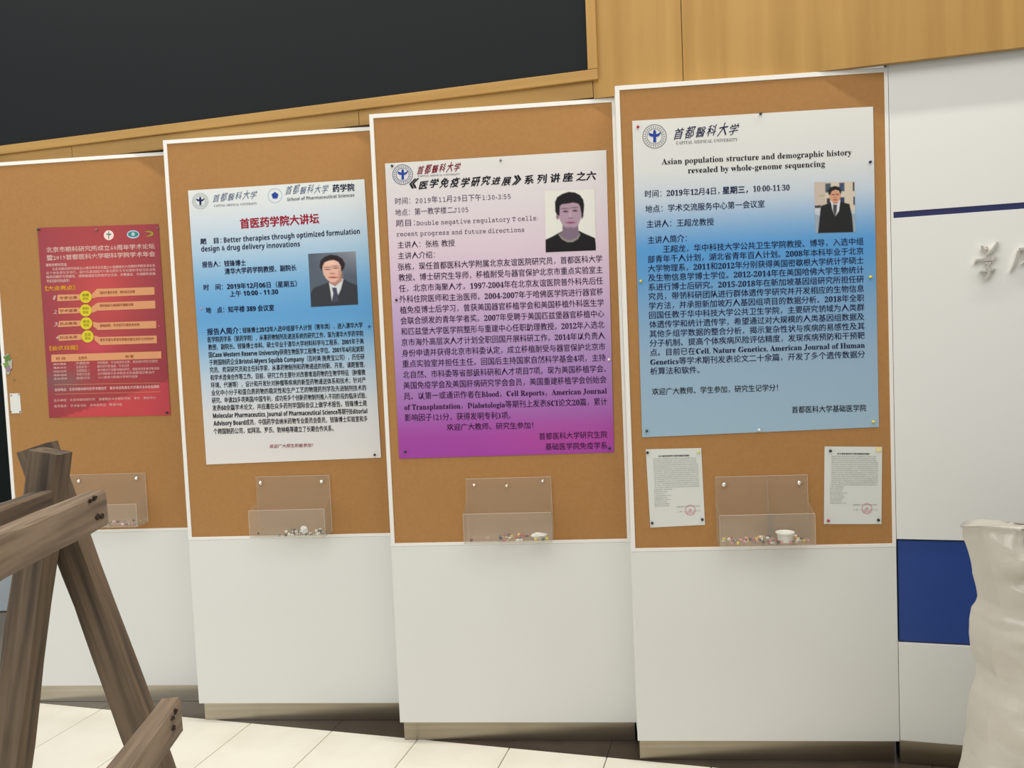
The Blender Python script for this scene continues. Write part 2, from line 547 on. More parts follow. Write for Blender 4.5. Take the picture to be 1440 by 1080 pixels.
def emblem(pl, cx, cy, r, off, parent, ringm, figm, tilt=-0.05):
    g = [annulus(pl, cx, cy, r * 0.94, r, off), annulus(pl, cx, cy, r * 0.60, r * 0.65, off)]
    for i in range(26):    # ticks standing for the ring's small characters
        a = 2 * math.pi * i / 26
        ca, sa = math.cos(a), math.sin(a)
        w = 0.07
        pts = [(cx + r * (rr * ca - ww * sa), cy + r * (rr * sa + ww * ca)) for rr, ww in ((0.72, -w * .5), (0.86, -w * .5), (0.86, w * .5), (0.72, w * .5))]
        g.append(poly_geo(pl, pts, off))
    ring = put('emblem_ring', g, ringm, parent)
    F1 = [(-0.02, -0.56), (0.12, -0.42), (0.12, -0.2), (0.30, -0.22), (0.50, -0.38), (0.50, -0.22), (0.34, -0.02), (0.13, 0.04),
          (0.13, 0.5), (-0.11, 0.5), (-0.11, 0.04), (-0.34, 0.0), (-0.50, -0.14), (-0.46, -0.30), (-0.28, -0.24), (-0.12, -0.2), (-0.12, -0.42)]
    put('emblem_figure', [poly_geo(pl, [(cx + r * a, cy + r * b_) for a, b_ in F1], off + 0.0002)], figm, ring)


def alpha_poly(P, pts, fe):
    pts = np.array(pts, float); x, y = P[:, 0], P[:, 1]
    inside = np.zeros(len(P), bool); dist = np.full(len(P), 1e9)
    for i in range(len(pts)):
        a, b_ = pts[i], pts[(i + 1) % len(pts)]
        c = ((a[1] > y) != (b_[1] > y)) & (x < (b_[0] - a[0]) * (y - a[1]) / ((b_[1] - a[1]) if abs(b_[1] - a[1]) > 1e-9 else 1e-9) + a[0])
        inside ^= c
        d = b_ - a; t = np.clip(((P - a) @ d) / (d @ d + 1e-9), 0, 1)
        dist = np.minimum(dist, np.linalg.norm(P - (a + t[:, None] * d), axis=1))
    sd = np.where(inside, dist, -dist)
    return np.clip(sd / fe + 0.5, 0, 1)


def alpha_ell(P, cx, cy, rx, ry, fe):
    r = np.sqrt(((P[:, 0] - cx) / rx) ** 2 + ((P[:, 1] - cy) / ry) ** 2)
    return np.clip((1 - r) * min(rx, ry) / fe + 0.5, 0, 1)


def picture(name, pl, org, sc, quad, off, nx, ny, bgf, shapes, parent, gain=None):
    pts = []
    for j in range(ny + 1):
        for i in range(nx + 1):
            p = bil(quad, i / nx, j / ny); pts.append(((p[0] - org[0]) * sc, (p[1] - org[1]) * sc))
    P = np.array(pts); Cc = np.array([bgf(x, y) for x, y in P], float)
    for s in shapes:
        if s[0] == 'p': al = alpha_poly(P, s[1], s[3] if len(s) > 3 else 14)
        else: al = alpha_ell(P, *s[1], s[3] if len(s) > 3 else 14)
        al = al * (s[4] if len(s) > 4 else 1.0)
        Cc = Cc * (1 - al[:, None]) + np.array(s[2], float) * al[:, None]
    idx = {'n': 0}

    def cf(u, v, x, y):
        c = Cc[idx['n']]; idx['n'] += 1; return c
    return sheet_grid(name, pl, quad, off, nx, ny, cf, parent, thick=0.0, gain=gain)


def poster(k, name, label, cat, quad, colf, nx=24, ny=32, warp=None, group=None):
    pl = Plane(UQ[k], DU, NU, CORK + 0.0016)
    pl.warp = warp
    c = bil(quad, 0.5, 1.0)
    t = thing(name, label, cat, pl.pt(c[0], c[1], 0), group)
    sheet_grid('paper', pl, quad, 0.0, nx, ny, colf, t)
    return t, pl


def wv(sx, sz, a, ph=0.0):
    return lambda s, z: a * (1 + math.sin(s * sx + ph) * math.cos(z * sz + ph * 1.7))


T1 = 0.0007
# ---- big blue poster on the fourth unit
q4 = [(889, 170), (1227.5, 150), (1236, 600.5), (903, 615)]
g4 = grad([(0, (219, 219, 214)), (0.16, (214, 216, 214)), (0.26, (190, 202, 215)), (0.36, (120, 165, 208)), (0.41, (84, 150, 208)),
           (0.46, (88, 150, 205)), (0.58, (118, 160, 198)), (0.75, (145, 172, 196)), (1, (154, 181, 199))])
t4, p4 = poster(4, 'lecture_poster', 'tall grey-to-blue poster about Asian population structure with two lines of English heading', 'poster',
                q4, lambda u, v, x, y: g4(v), warp=wv(5, 4, 0.0010), group='lecture posters on the cork boards')
ti = 0.024
emblem(p4, 920.5, 191.8, 17, T1, t4, M['ink_grey'], M['ink_blue'])
put('calligraphy_heading', [brush(p4, '首都醫科大学', 945, 197.5, 1038, 190.5, 18, ti, T1, 0.012, 3)], M['ink_navy'], t4)
put('printed_text', [line_geo(p4, serif('CAPITAL MEDICAL UNIVERSITY'), 951, 203.2, 1037.5, 198.2, 4.6, ti, T1, 0, cjk=False)], M['ink_grey'], t4)
put('title_text', [line_geo(p4, serif('Asian population structure and demographic history'), 930.5, 231.6, 1197.5, 218.2, 8.6, ti, T1, 0.004, cjk=False),
                   line_geo(p4, serif('revealed by whole-genome sequencing'), 967.5, 243.8, 1160, 234.2, 8.6, ti, T1, 0.004, cjk=False)], M['ink'], t4)
put('printed_text', [line_geo(p4, serif('时间：2019年12月4日，'), 907, 278, 1012, 273.2, 10.5, ti, T1),
                     line_geo(p4, '星期三，', 1016, 273, 1052, 271.3, 10.5, ti, T1, 0.03),
                     line_geo(p4, serif('10:00-11:30'), 1059, 269.6, 1110.5, 267.6, 8.2, ti, T1, 0.004, cjk=False),
                     line_geo(p4, '地点：学术交流服务中心第一会议室', 907.5, 299.3, 1075.3, 291.6, 10.5, ti, T1),
                     line_geo(p4, '主讲人：王超龙教授', 909.5, 320.4, 1004, 316.8, 10.5, ti, T1),
                     line_geo(p4, '主讲人简介：', 911, 343, 966, 340, 10.5, ti, T1)], M['ink_navy'], t4)
L4 = ['部青年千人计划，湖北省青年百人计划。2008年本科毕业于北京', '大学物理系，2011和2012年分别获得美国密歇根大学统计学硕士',
      '及生物信息学博士学位。2012-2014年在美国哈佛大学生物统计', '系进行博士后研究。2015-2018年在新加坡基因组研究所担任研',
      '究员，带领科研团队进行群体遗传学研究并开发相应的生物信息', '学方法，并承担新加坡万人基因组项目的数据分析。2018年全职',
      '回国任教于华中科技大学公共卫生学院，主要研究领域为人类群', '体遗传学和统计遗传学，希望通过对大规模的人类基因组数据及',
      '其他多组学数据的整合分析，揭示复杂性状与疾病的易感性及其', '分子机制、提高个体疾病风险评估精度，发现疾病预防和干预靶',
      '点。目前已在Cell, Nature Genetics, American Journal of Human', 'Genetics等学术期刊发表论文二十余篇，开发了多个遗传数据分']
put('body_text', [line_geo(p4, '王超龙，华中科技大学公共卫生学院教授、博导，入选中组', 932.4, 355.5, 1214.3, 344.2, 10.3, ti, T1)]
    + para(p4, L4, (911, 369.7, 1214.3, 357.7), (914.4, 514, 1216.5, 503), 10.3, ti, T1)
    + [line_geo(p4, '析算法和软件。', 914.4, 527, 984, 525, 10.3, ti, T1)], M['ink_navy'], t4)
put('printed_text', [line_geo(p4, '欢迎广大教师、学生参加，研究生记学分！', 917, 555.6, 1094, 549.7, 9.8, ti, T1),
                     line_geo(p4, '首都医科大学基础医学院', 1113.6, 581, 1218.3, 578.4, 9.8, ti, T1)], M['ink'], t4)


def bg4(x, y):
    c = np.array([205, 193, 176.0])
    if x < 260: c = np.array([196, 180, 168.0])
    if y > 580: c = np.array([150, 165, 175.0])
    return c


picture('portrait_photo', p4, (1140, 250), 12.7, [(1145, 256.3), (1201.5, 255.5), (1203, 326.3), (1146.5, 328)], T1, 62, 78, bg4, [
    ('p', [(260, 105), (355, 100), (355, 260), (260, 265)], (72, 84, 98)), ('p', [(510, 92), (600, 90), (600, 240), (510, 245)], (66, 78, 104)),
    ('p', [(752, 80), (778, 78), (778, 235), (752, 238)], (45, 48, 52)), ('p', [(285, 370), (345, 365), (345, 460), (285, 460)], (60, 58, 66)),
    ('p', [(520, 350), (600, 350), (600, 460), (520, 460)], (52, 58, 92)), ('p', [(760, 340), (790, 340), (790, 485), (760, 485)], (50, 60, 90)),
    ('p', [(150, 310), (250, 305), (250, 335), (150, 340)], (165, 180, 120)), ('p', [(60, 500), (180, 490), (170, 540), (60, 540)], (60, 62, 66)),
    ('p', [(60, 545), (175, 545), (165, 680), (60, 640)], (190, 195, 205)), ('p', [(730, 590), (790, 590), (790, 640), (740, 640)], (190, 200, 205)),
    ('p', [(130, 990), (150, 800), (182, 505), (290, 468), (352, 440), (522, 430), (690, 470), (738, 700), (762, 975)], (33, 33, 35)),
    ('p', [(350, 400), (530, 395), (505, 590), (440, 690), (388, 590)], (216, 216, 222)),
    ('p', [(398, 480), (472, 478), (462, 600), (440, 690), (400, 600)], (72, 72, 78)),
    ('p', [(390, 400), (490, 400), (480, 460), (400, 465)], (165, 110, 88)),
    ('e', (435, 330, 98, 116), (206, 152, 122)),
    ('p', [(318, 305), (308, 220), (350, 172), (430, 148), (512, 168), (548, 240), (532, 300), (505, 232), (440, 212), (372, 242), (345, 305)], (30, 28, 30)),
    ('e', (400, 300, 26, 9), (90, 55, 45)), ('e', (472, 298, 26, 9), (90, 55, 45)), ('e', (436, 355, 22, 9), (170, 110, 85)), ('e', (436, 395, 34, 11), (150, 80, 75))], t4)

# ---- purple poster on the third unit
q3 = [(541.5, 230), (852.5, 211), (863.5, 636), (561.5, 645)]
g3 = grad([(0, (216, 215, 211)), (0.12, (214, 208, 211)), (0.3, (214, 196, 208)), (0.45, (202, 176, 204)), (0.6, (178, 150, 194)),
           (0.72, (166, 130, 186)), (0.83, (162, 108, 176)), (0.93, (160, 70, 160)), (1, (158, 66, 160))])


def c3(u, v, x, y):
    c = g3(v)
    hot = math.exp(-((u - 0.75) / 0.3) ** 2 - ((v - 0.95) / 0.05) ** 2)
    return c + np.array([14, 4, -2]) * hot


t3, p3 = poster(3, 'lecture_poster', 'white-to-purple poster with black brush heading and portrait of a man in black', 'poster',
                q3, c3, warp=wv(4.2, 5, 0.0012, 1.0), group='lecture posters on the cork boards')
ti = 0.042
emblem(p3, 566.3, 245.6, 14.3, T1, t3, M['ink_bluegrey'], M['ink_blue'])
put('calligraphy_heading', [brush(p3, '首都醫科大学', 585, 246.4, 647, 241.6, 13.5, ti, T1, 0.022, 3)], M['ink_darkred'], t3)
put('printed_text', [line_geo(p3, serif('CAPITAL MEDICAL UNIVERSITY'), 588, 249.2, 647, 246, 2.6, ti, T1, 0, cjk=False)], M['ink_grey'], t3)
put('brush_title', [brush(p3, '《医学免疫学研究进展》', 573, 266.6, 733, 259.6, 13.0, ti, T1, 0.034, 6),
                    line_geo(p3, '系 列 讲 座 之六', 737, 259.2, 838, 252.8, 12.5, ti, T1, 0.035, 0.12)], M['ink'], t3)
put('printed_text', [line_geo(p3, mono('时间：2019年11月29日下午1:30-3:55'), 556, 288, 718.2, 280.3, 9.8, ti, T1, 0.002),
                     line_geo(p3, mono('地点：第一教学楼二J105'), 556, 304, 658.7, 298.9, 9.8, ti, T1, 0.002),
                     line_geo(p3, '题目：', 557, 319, 584, 317.6, 9.8, ti, T1, 0.002),
                     line_geo(p3, mono('Double negative regulatory T cells:'), 586, 317.2, 756, 309.6, 7.2, ti, T1, -0.004, cjk=False),
                     line_geo(p3, mono('recent progress and future directions'), 557.9, 332.6, 737.3, 326, 7.2, ti, T1, -0.004, cjk=False),
                     line_geo(p3, '主讲人：张栋 教授', 559.5, 349.5, 639.8, 346.4, 9.8, ti, T1, 0.004),
                     line_geo(p3, '主讲人介绍：', 560, 364.6, 612, 362.9, 9.8, ti, T1, 0.004)], M['ink_plum'], t3)
L3 = ['张栋，现任首都医科大学附属北京友谊医院研究员，首都医科大学', '教授、博士研究生导师，移植耐受与器官保护北京市重点实验室主',
      '任，北京市海聚人才。1997-2004年在北京友谊医院普外科先后任', '外科住院医师和主治医师。2004-2007年于哈佛医学院进行器官移',
      '植免疫博士后学习，曾获美国器官移植学会和美国移植外科医生学', '会联合颁发的青年学者奖。2007年受聘于美国匹兹堡器官移植中心',
      '和匹兹堡大学医学院整形与重建中心任职助理教授。2012年入选北', '京市海外高层次人才计划全职回国开展科研工作。2014年以负责人',
      '身份申请并获得北京市科委认定，成立移植耐受与器官保护北京市', '重点实验室并担任主任。回国后主持国家自然科学基金4项，主持',
      '北自然、市科委等省部级科研和人才项目7项。现为美国移植学会、', '美国免疫学会及美国肝病研究学会会员，美国重建移植学会创始会',
      '员。以第一或通讯作者在Blood，Cell Reports，American Journal', 'of Transplantation，Diabetologia等期刊上发表SCI论文20篇，累计']
put('body_text', para(p3, L3, (560, 380.6, 847, 368.8), (568.8, 577.6, 854, 569.6), 10.4, ti, T1, 0.008)
    + [line_geo(p3, '影响因子121分，获得发明专利3项。', 569.5, 592.5, 718.3, 589, 10.4, ti, T1, 0.008)], M['ink_plum'], t3)
put('printed_text', [line_geo(p3, '欢迎广大教师、研究生参加！', 628.5, 605.5, 750, 602.6, 9.6, ti, T1, 0.008),
                     line_geo(p3, '首都医科大学研究生院', 758.4, 618.5, 854, 615.6, 9.8, ti, T1, 0.008),
                     line_geo(p3, '基础医学院免疫学系', 767, 633, 854, 631, 9.8, ti, T1, 0.008)], M['ink_plum'], t3)
picture('portrait_photo', p3, (760, 265), 11.36, [(766, 268.5), (836.2, 266), (838, 352), (767.4, 354.8)], T1, 78, 96, lambda x, y: (221, 220, 213), [
    ('p', [(80, 1030), (78, 822), (180, 775), (270, 725), (345, 685), (610, 675), (700, 720), (870, 793), (900, 1000)], (18, 14, 18)),
    ('p', [(355, 560), (600, 560), (608, 690), (642, 735), (600, 810), (520, 858), (430, 862), (340, 815), (282, 735), (352, 690)], (138, 132, 130)),
    ('p', [(357, 560), (598, 560), (600, 690), (622, 730), (570, 790), (500, 822), (430, 822), (360, 785), (305, 735), (355, 690)], (122, 104, 122)),
    ('e', (275, 450, 24, 45), (140, 112, 128)), ('e', (668, 430, 20, 40), (120, 95, 108)),
    ('p', [(295, 290), (320, 230), (620, 225), (655, 340), (650, 470), (605, 585), (535, 650), (440, 652), (355, 590), (300, 480)], (168, 142, 158)),
    ('e', (480, 640, 90, 22), (120, 95, 112), 30, 0.8),
    ('p', [(240, 370), (233, 220), (268, 140), (350, 88), (450, 56), (550, 66), (632, 108), (682, 180), (697, 262), (690, 380), (662, 490),
           (652, 380), (632, 280), (600, 238), (520, 226), (430, 240), (340, 252), (308, 285), (302, 435), (262, 415)], (17, 12, 17)),
    ('e', (395, 322, 52, 9), (112, 86, 104), 16), ('e', (545, 306, 50, 9), (105, 80, 98), 16),
    ('e', (402, 368, 38, 13), (62, 40, 58)), ('e', (552, 356, 36, 13), (62, 40, 58)),
    ('e', (478, 420, 18, 50), (186, 158, 172), 30), ('e', (485, 476, 36, 10), (132, 98, 118)),
    ('e', (487, 546, 64, 17), (146, 84, 116), 18), ('e', (486, 546, 55, 3), (96, 50, 76), 8)], t3)

# ---- blue and white poster on the second unit
q2 = [(264.5, 268), (512.5, 252), (536, 643.5), (290.3, 653.3)]
g2 = grad([(0, (218, 222, 220)), (0.06, (214, 219, 220)), (0.14, (196, 209, 220)), (0.24, (166, 195, 217)), (0.36, (112, 168, 212)),
           (0.46, (90, 156, 208)), (0.52, (98, 160, 208)), (0.6, (146, 182, 210)), (0.7, (186, 200, 212)), (0.82, (210, 211, 213)), (1, (221, 217, 213))])
t2, p2 = poster(2, 'lecture_poster', 'blue and white poster with crimson heading and portrait of a man in glasses', 'poster',
                q2, lambda u, v, x, y: g2(v), warp=wv(4, 4.4, 0.0012, 2.1), group='lecture posters on the cork boards')
ti = 0.060
emblem(p2, 281.8, 282.8, 11.3, T1, t2, M['ink_lightgrey'], M['ink_navy'])
put('calligraphy_heading', [brush(p2, '首都醫科大学', 298, 285.4, 361, 280, 12.5, ti, T1, 0, 3),
                            brush(p2, '首都醫科大学', 400, 275.2, 461, 271.2, 12.5, ti, T1, 0.0, 5)], M['ink_bluegrey'], t2)
put('printed_text', [line_geo(p2, serif('CAPITAL MEDICAL UNIVERSITY'), 301, 291, 361.6, 287.6, 3.2, ti, T1, 0, cjk=False),
                     line_geo(p2, sans('School of Pharmaceutical Sciences', False), 404, 282.8, 498.5, 276.5, 4.6, ti, T1, 0.004, cjk=False)], M['ink_grey'], t2)
put('printed_text', [line_geo(p2, '药学院', 468, 270.4, 499, 268.6, 10.8, ti, T1, 0.03)], M['ink_navy'], t2)
put('emblem_ring', [annulus(p2, 386.8, 275, 9.4, 10.3, T1)], M['ink_paleblue'], t2)
put('emblem_figure', [poly_geo(p2, [(386.8 + 5.2 * math.sin(a * 1.2566), 275 - 5.2 * math.cos(a * 1.2566)) for a in range(5)], T1)], M['ink_blue'], t2)
put('heading_text', [line_geo(p2, '首医药学院大讲坛', 338, 321.8, 449.2, 314, 14.2, ti, T1, 0.032)], M['ink_red'], t2)
put('printed_text', [line_geo(p2, '题　目：', 282, 343.9, 312, 341.8, 8.2, ti, T1, 0.03),
                     line_geo(p2, sans('Better therapies through optimized formulation'), 315, 341.4, 506.2, 328.8, 7.4, ti, T1, 0.004, cjk=False),
                     line_geo(p2, sans('design & drug delivery innovations'), 283.2, 354.0, 422, 346.6, 7.4, ti, T1, 0.004, cjk=False),
                     line_geo(p2, '报告人：钱锋博士', 284.6, 376.5, 346, 373.6, 8.6, ti, T1, 0.028),
                     line_geo(p2, '清华大学药学院教授、副院长', 316.2, 386, 417, 380.5, 8.6, ti, T1, 0.028),
                     line_geo(p2, sans('时　间：2019年12月06日（星期五）', False), 286.7, 408.6, 418, 403, 8.6, ti, T1, 0.024),
                     line_geo(p2, sans('上午 10:00 - 11:30', False), 323.3, 417.6, 391.5, 414.2, 8.6, ti, T1, 0.024),
                     line_geo(p2, sans('地　点：知平楼 389 会议室', False), 289.7, 440.8, 385.8, 436.8, 8.6, ti, T1, 0.028),
                     line_geo(p2, '报告人简介：', 291.4, 471.4, 339.2, 469.2, 9.4, ti, T1, 0.028)], M['ink_navy'], t2)
L2 = ['医学院药学系（现药学院），从事药物制剂及递送系统的研究工作，现为清华大学药学院', '教授、副院长。钱锋博士本科、硕士毕业于清华大学材料科学与工程系，2001年于美',
      '国Case Western Reserve University获得生物医学工程博士学位。2001年4月起就职', '于跨国制药企业Bristol-Myers Squibb Company（百时美·施贵宝公司），历任研',
      '究员、资深研究员和主任科学家，从事药物制剂和药物递送的创新、开发、课题管理，', '和学术咨询合作等工作。目前，研究工作主要针对改善难溶药物的生物学特征（肿瘤微',
      '环境、代谢等），设计和开发针对肿瘤等疾病的新型药物递送体系和技术；针对产', '业化中小分子和蛋白质药物的稳定性和生产工艺的物理药剂学及先进制剂技术的',
      '研究。申请23多项美国/中国专利，成功将多个创新药物制剂推入不同阶段的临床试验，', '发表60余篇学术论文，并应邀在众多药剂学国际会议上做学术报告。钱锋博士是',
      'Molecular Pharmaceutics, Journal of Pharmaceutical Science等期刊Editorial', 'Advisory Board成员，中国药学会纳米药物专业委员会委员，钱锋博士实验室和多']
put('body_text', [line_geo(p2, sans('钱锋博士2012年入选中组部千人计划（青年类），进入清华大学', False), 341.3, 468.6, 510.3, 460.8, 8.0, ti, T1, 0.022)]
    + para(p2, L2, (292.4, 481.8, 511.3, 472.8), (300.5, 599.3, 517.5, 592.7), 8.2, ti, T1, 0.02, f=lambda s: sans(s, False))
    + [line_geo(p2, '个跨国制药公司，如拜耳、罗氏、勃林格等建立了长期合作关系。', 300.5, 610.7, 469.6, 606.3, 8.2, ti, T1, 0.022)], M['ink'], t2)
put('printed_text', [line_geo(p2, '欢迎广大师生积极参加！', 379, 630.4, 440, 628.6, 5.6, ti, T1, 0.012, 0.15)], M['ink_darkred'], t2)


def bg2(x, y):
    a = min(max((x - 100) / 700, 0), 1); b_ = min(max((500 - y) / 500, 0), 1)
    return np.array([82, 92, 106.0]) * (1 - a * b_) + np.array([158, 160, 166.0]) * a * b_


picture('portrait_photo', p2, (430, 345), 11.36, [(433.2, 357), (500, 353.4), (503.7, 428.2), (437.5, 431.7)], T1, 72, 82, bg2, [
    ('p', [(60, 1000), (80, 760), (130, 680), (375, 588), (602, 538), (700, 590), (830, 645), (860, 960)], (50, 52, 60), 20),
    ('p', [(368, 590), (604, 532), (562, 700), (520, 795), (478, 720), (440, 800), (415, 890), (398, 760)], (212, 218, 220)),
    ('p', [(420, 675), (490, 678), (502, 745), (525, 905), (425, 905), (440, 765)], (66, 68, 88)),
    ('p', [(375, 540), (575, 520), (572, 570), (470, 655), (380, 605)], (176, 128, 112)),
    ('p', [(262, 380), (262, 300), (330, 225), (500, 225), (560, 300), (572, 420), (545, 520), (475, 590), (400, 590), (330, 540), (285, 470)], (224, 178, 160), 18),
    ('e', (548, 470, 34, 90), (192, 140, 118), 40, 0.8), ('e', (390, 280, 95, 34), (236, 192, 174), 40),
    ('p', [(222, 340), (236, 245), (298, 185), (395, 150), (505, 165), (585, 215), (628, 300), (612, 365), (566, 420), (560, 330), (520, 262),
           (450, 232), (380, 240), (300, 270), (268, 330), (258, 420)], (36, 24, 28), 16),
    ('e', (346, 385, 44, 9), (118, 78, 72)), ('e', (478, 362, 42, 9), (118, 78, 72)),
    ('e', (346, 352, 46, 6), (120, 88, 80)), ('e', (478, 330, 44, 6), (120, 88, 80)),
    ('e', (428, 452, 44, 12), (184, 124, 108)), ('e', (440, 512, 62, 15), (180, 92, 88), 18), ('e', (440, 512, 54, 3), (120, 58, 56), 8)], t2)

# ---- red poster on the first unit
q1 = [(53, 320.5), (223, 315), (240, 584), (69.5, 587.5)]


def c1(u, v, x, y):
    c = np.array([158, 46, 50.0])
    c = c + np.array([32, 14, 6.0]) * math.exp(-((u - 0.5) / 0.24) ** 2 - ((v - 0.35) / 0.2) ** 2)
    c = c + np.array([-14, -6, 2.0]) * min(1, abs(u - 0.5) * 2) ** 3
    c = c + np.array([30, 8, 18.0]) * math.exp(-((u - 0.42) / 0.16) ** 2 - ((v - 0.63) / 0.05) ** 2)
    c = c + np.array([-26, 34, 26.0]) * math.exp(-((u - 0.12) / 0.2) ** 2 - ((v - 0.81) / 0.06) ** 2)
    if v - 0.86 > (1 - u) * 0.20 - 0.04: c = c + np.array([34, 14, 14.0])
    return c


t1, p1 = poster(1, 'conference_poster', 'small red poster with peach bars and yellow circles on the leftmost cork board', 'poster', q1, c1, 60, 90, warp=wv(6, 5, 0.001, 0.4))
ti = 0.070
put('emblem_ring', [poly_geo(p1, ring_pts(153, 330.8, 6.9), T1)], M['ink_white'], t1)
put('emblem_figure', [poly_geo(p1, [(152.4, 325.5), (153.6, 325.5), (153.6, 329), (156.5, 328.4), (156.5, 330), (153.6, 330.6), (153.6, 336), (152.4, 336), (152.4, 330.6), (149.6, 330), (149.6, 328.4), (152.4, 329)], T1 * 2)], M['ink_teal'], t1)
put('emblem_oval', [poly_geo(p1, ring_pts(187.2, 329.6, 8.8, ry=5.8), T1)], M['ink_paleblue'], t1)
put('emblem_eye', [poly_geo(p1, ring_pts(187.2, 329.3, 7.2, ry=3.8), T1 * 2)], M['ink_teal'], t1)
put('emblem_eye', [poly_geo(p1, ring_pts(187.2, 329.3, 2.6, ry=2.6), T1 * 3)], M['ink_paleblue'], t1)
sw = [(202, 325.6), (209, 324.6), (214.5, 326), (216, 328.6), (214.5, 331.4), (209, 332.8), (204, 332.2), (209, 331.2), (212.2, 329.6), (212.6, 328), (209.5, 326.6)]
put('emblem_swoosh', [poly_geo(p1, sw, T1)], M['ink_olive'], t1)
put('title_text', [line_geo(p1, '北京市眼科研究所成立60周年学术论坛', 65.5, 355.2, 218, 349.8, 7.4, ti, T1, 0.02),
                   line_geo(p1, '暨2019首都医科大学眼科学院学术年会', 66.2, 366.4, 218.6, 360.6, 7.4, ti, T1, 0.02)], M['ink_white'], t1)
put('body_text', [line_geo(p1, '尊敬的眼科同道：', 65, 375, 95.5, 374.2, 4.4, ti, T1, 0.02),
                  line_geo(p1, '北京市眼科研究所成立60周年学术论坛暨2019首都医科大学眼科学院学术年会', 73.8, 380.6, 218.4, 375.4, 4.1, ti, T1, 0.01),
                  line_geo(p1, '将于本年度在京举行。届时将邀请国内外著名眼科专家就眼科学前沿热点及', 65.3, 386.2, 219, 381, 4.1, ti, T1, 0.005),
                  line_geo(p1, '临床问题作专题报告，诚挚邀请各位同道参会交流，共襄盛会，共谋眼科发展', 65.6, 391.6, 219, 386.8, 4.1, ti, T1, 0.01),
                  line_geo(p1, '欢迎您届时莅临指导！', 66, 397.4, 98, 396.6, 4.3, ti, T1, 0.02)], M['ink_white'], t1)
put('section_heading', [line_geo(p1, '【大会亮点】', 64, 409.2, 106, 407.4, 6.6, ti, T1, 0.03),
                        line_geo(p1, '【会议日程】', 70, 493, 110, 491.4, 6.2, ti, T1, 0.03)], M['ink_yellow'], t1)
S8 = lambda pts: [(60 + x / 8.0, 390 + y / 8.0) for x, y in pts]
bars = [[(550, 195), (612, 130), (1258, 110), (1262, 195), (620, 222), (556, 238)], [(550, 335), (620, 285), (1268, 262), (1270, 350), (620, 375), (556, 402)],
        [(566, 498), (622, 510), (1278, 490), (1280, 572), (620, 592), (570, 548)], [(582, 655), (642, 672), (1285, 655), (1288, 740), (650, 762), (585, 705)]]
tags = [[(168, 196), (418, 190), (418, 258), (165, 268)], [(180, 346), (418, 340), (418, 402), (176, 412)],
        [(188, 492), (425, 485), (425, 548), (170, 560)], [(190, 646), (438, 638), (438, 702), (180, 716)]]
circ = [(485, 220), (485, 372), (492, 518), (507, 665)]
put('peach_bar', [poly_geo(p1, S8(q), T1) for q in bars + tags] + [poly_geo(p1, [(72.2, 498.8), (227, 494), (227.2, 504), (72.2, 509)], T1)], M['ink_orange'], t1)
put('yellow_circle', [poly_geo(p1, ring_pts(60 + x / 8, 390 + y / 8, 8.5), T1 * 2) for x, y in circ], M['ink_lemon'], t1)
put('printed_text', [line_geo(p1, a, 60 + x / 8 - 4.5, 390 + y / 8 - 0.5, 60 + x / 8 + 4.5, 390 + y / 8 - 0.9, 4.2, ti, T1 * 3, 0.01) for (x, y), a in zip(circ, ('高端', '学科', '前沿', '互动'))] +
    [line_geo(p1, '论坛', 60 + x / 8 - 4, 390 + y / 8 + 4.6, 60 + x / 8 + 4, 390 + y / 8 + 4.3, 4.0, ti, T1 * 3, 0.01) for x, y in circ], M['ink_olive'], t1)
put('printed_text', [line_geo(p1, a, 84, 390 + y0 / 8, 109, 390 + y0 / 8 - 1, 4.2, ti, T1 * 2, 0.01) for a, y0 in (('专家云集', 250), ('学术盛宴', 395), ('热点聚焦', 540), ('共话未来', 695))] +
    [line_geo(p1, a, 141, 390 + y0 / 8, x1, 390 + y0 / 8 - 1.8, 4.0, ti, T1 * 2, 0.005) for a, y0, x1 in (
        ('国内外著名专家，眼科前沿进展', 190, 190), ('眼科临床与基础研究最新成果', 335, 188), ('疑难病例，手术技巧与新技术应用', 560, 196), ('青年学者与资深专家面对面交流学习共同进步', 720, 217))] +
    [line_geo(p1, a, x0, 506.6 - (x0 - 80) * 0.03, x1, 506.4 - (x1 - 80) * 0.03, 4.4, ti, T1 * 2, 0.01) for a, x0, x1 in (('时 间', 79, 92), ('主持人', 110, 123), ('内 容', 177, 188))], M['ink_brown'], t1)
put('numeral_text', [line_geo(p1, str(i + 1), x, y, x + (2.6 if i == 0 else 4.6), y - 0.2, 6, ti, T1, 0.02, 0.35, cjk=False) for i, (x, y) in enumerate([(74.5, 421.5), (75, 441.3), (76, 459), (78, 477.4)])], M['ink_white'], t1)
rows = []
for i, (a, b_, c, xe) in enumerate([('08:00-08:30', '开幕致辞', '领导致辞，学会致辞及合影，眼科研究所历史回顾', 222), ('08:30-10:10', '主题报告一', '眼科研究新进展，专家点评', 182),
                                    ('10:20-12:00', '主题报告二', '青光眼诊疗进展与临床研究，眼底病变影像学新进展', 224.5), ('13:30-15:00', '专题讨论会', '白内障屈光手术新技术及角膜病诊断治疗', 218),
                                    ('15:10-17:00', '自由讨论', '小儿眼病与眼视光学研究进展', 194)]):
    y = 513.6 + i * 5.15; x = 75 + i * 0.35
    rows += [line_geo(p1, a, x, y, x + 18, y - 0.5, 3.0, ti, T1, 0, cjk=False), line_geo(p1, b_, 107 + i * 0.3, y - 0.6, 126 + i * 0.3, y - 1.2, 3.9, ti, T1, 0.005),
             line_geo(p1, c, 137 + i * 0.3, y - 1.4, xe, y - 1.4 - (xe - 137) * 0.03, 3.9, ti, T1, 0.005)]
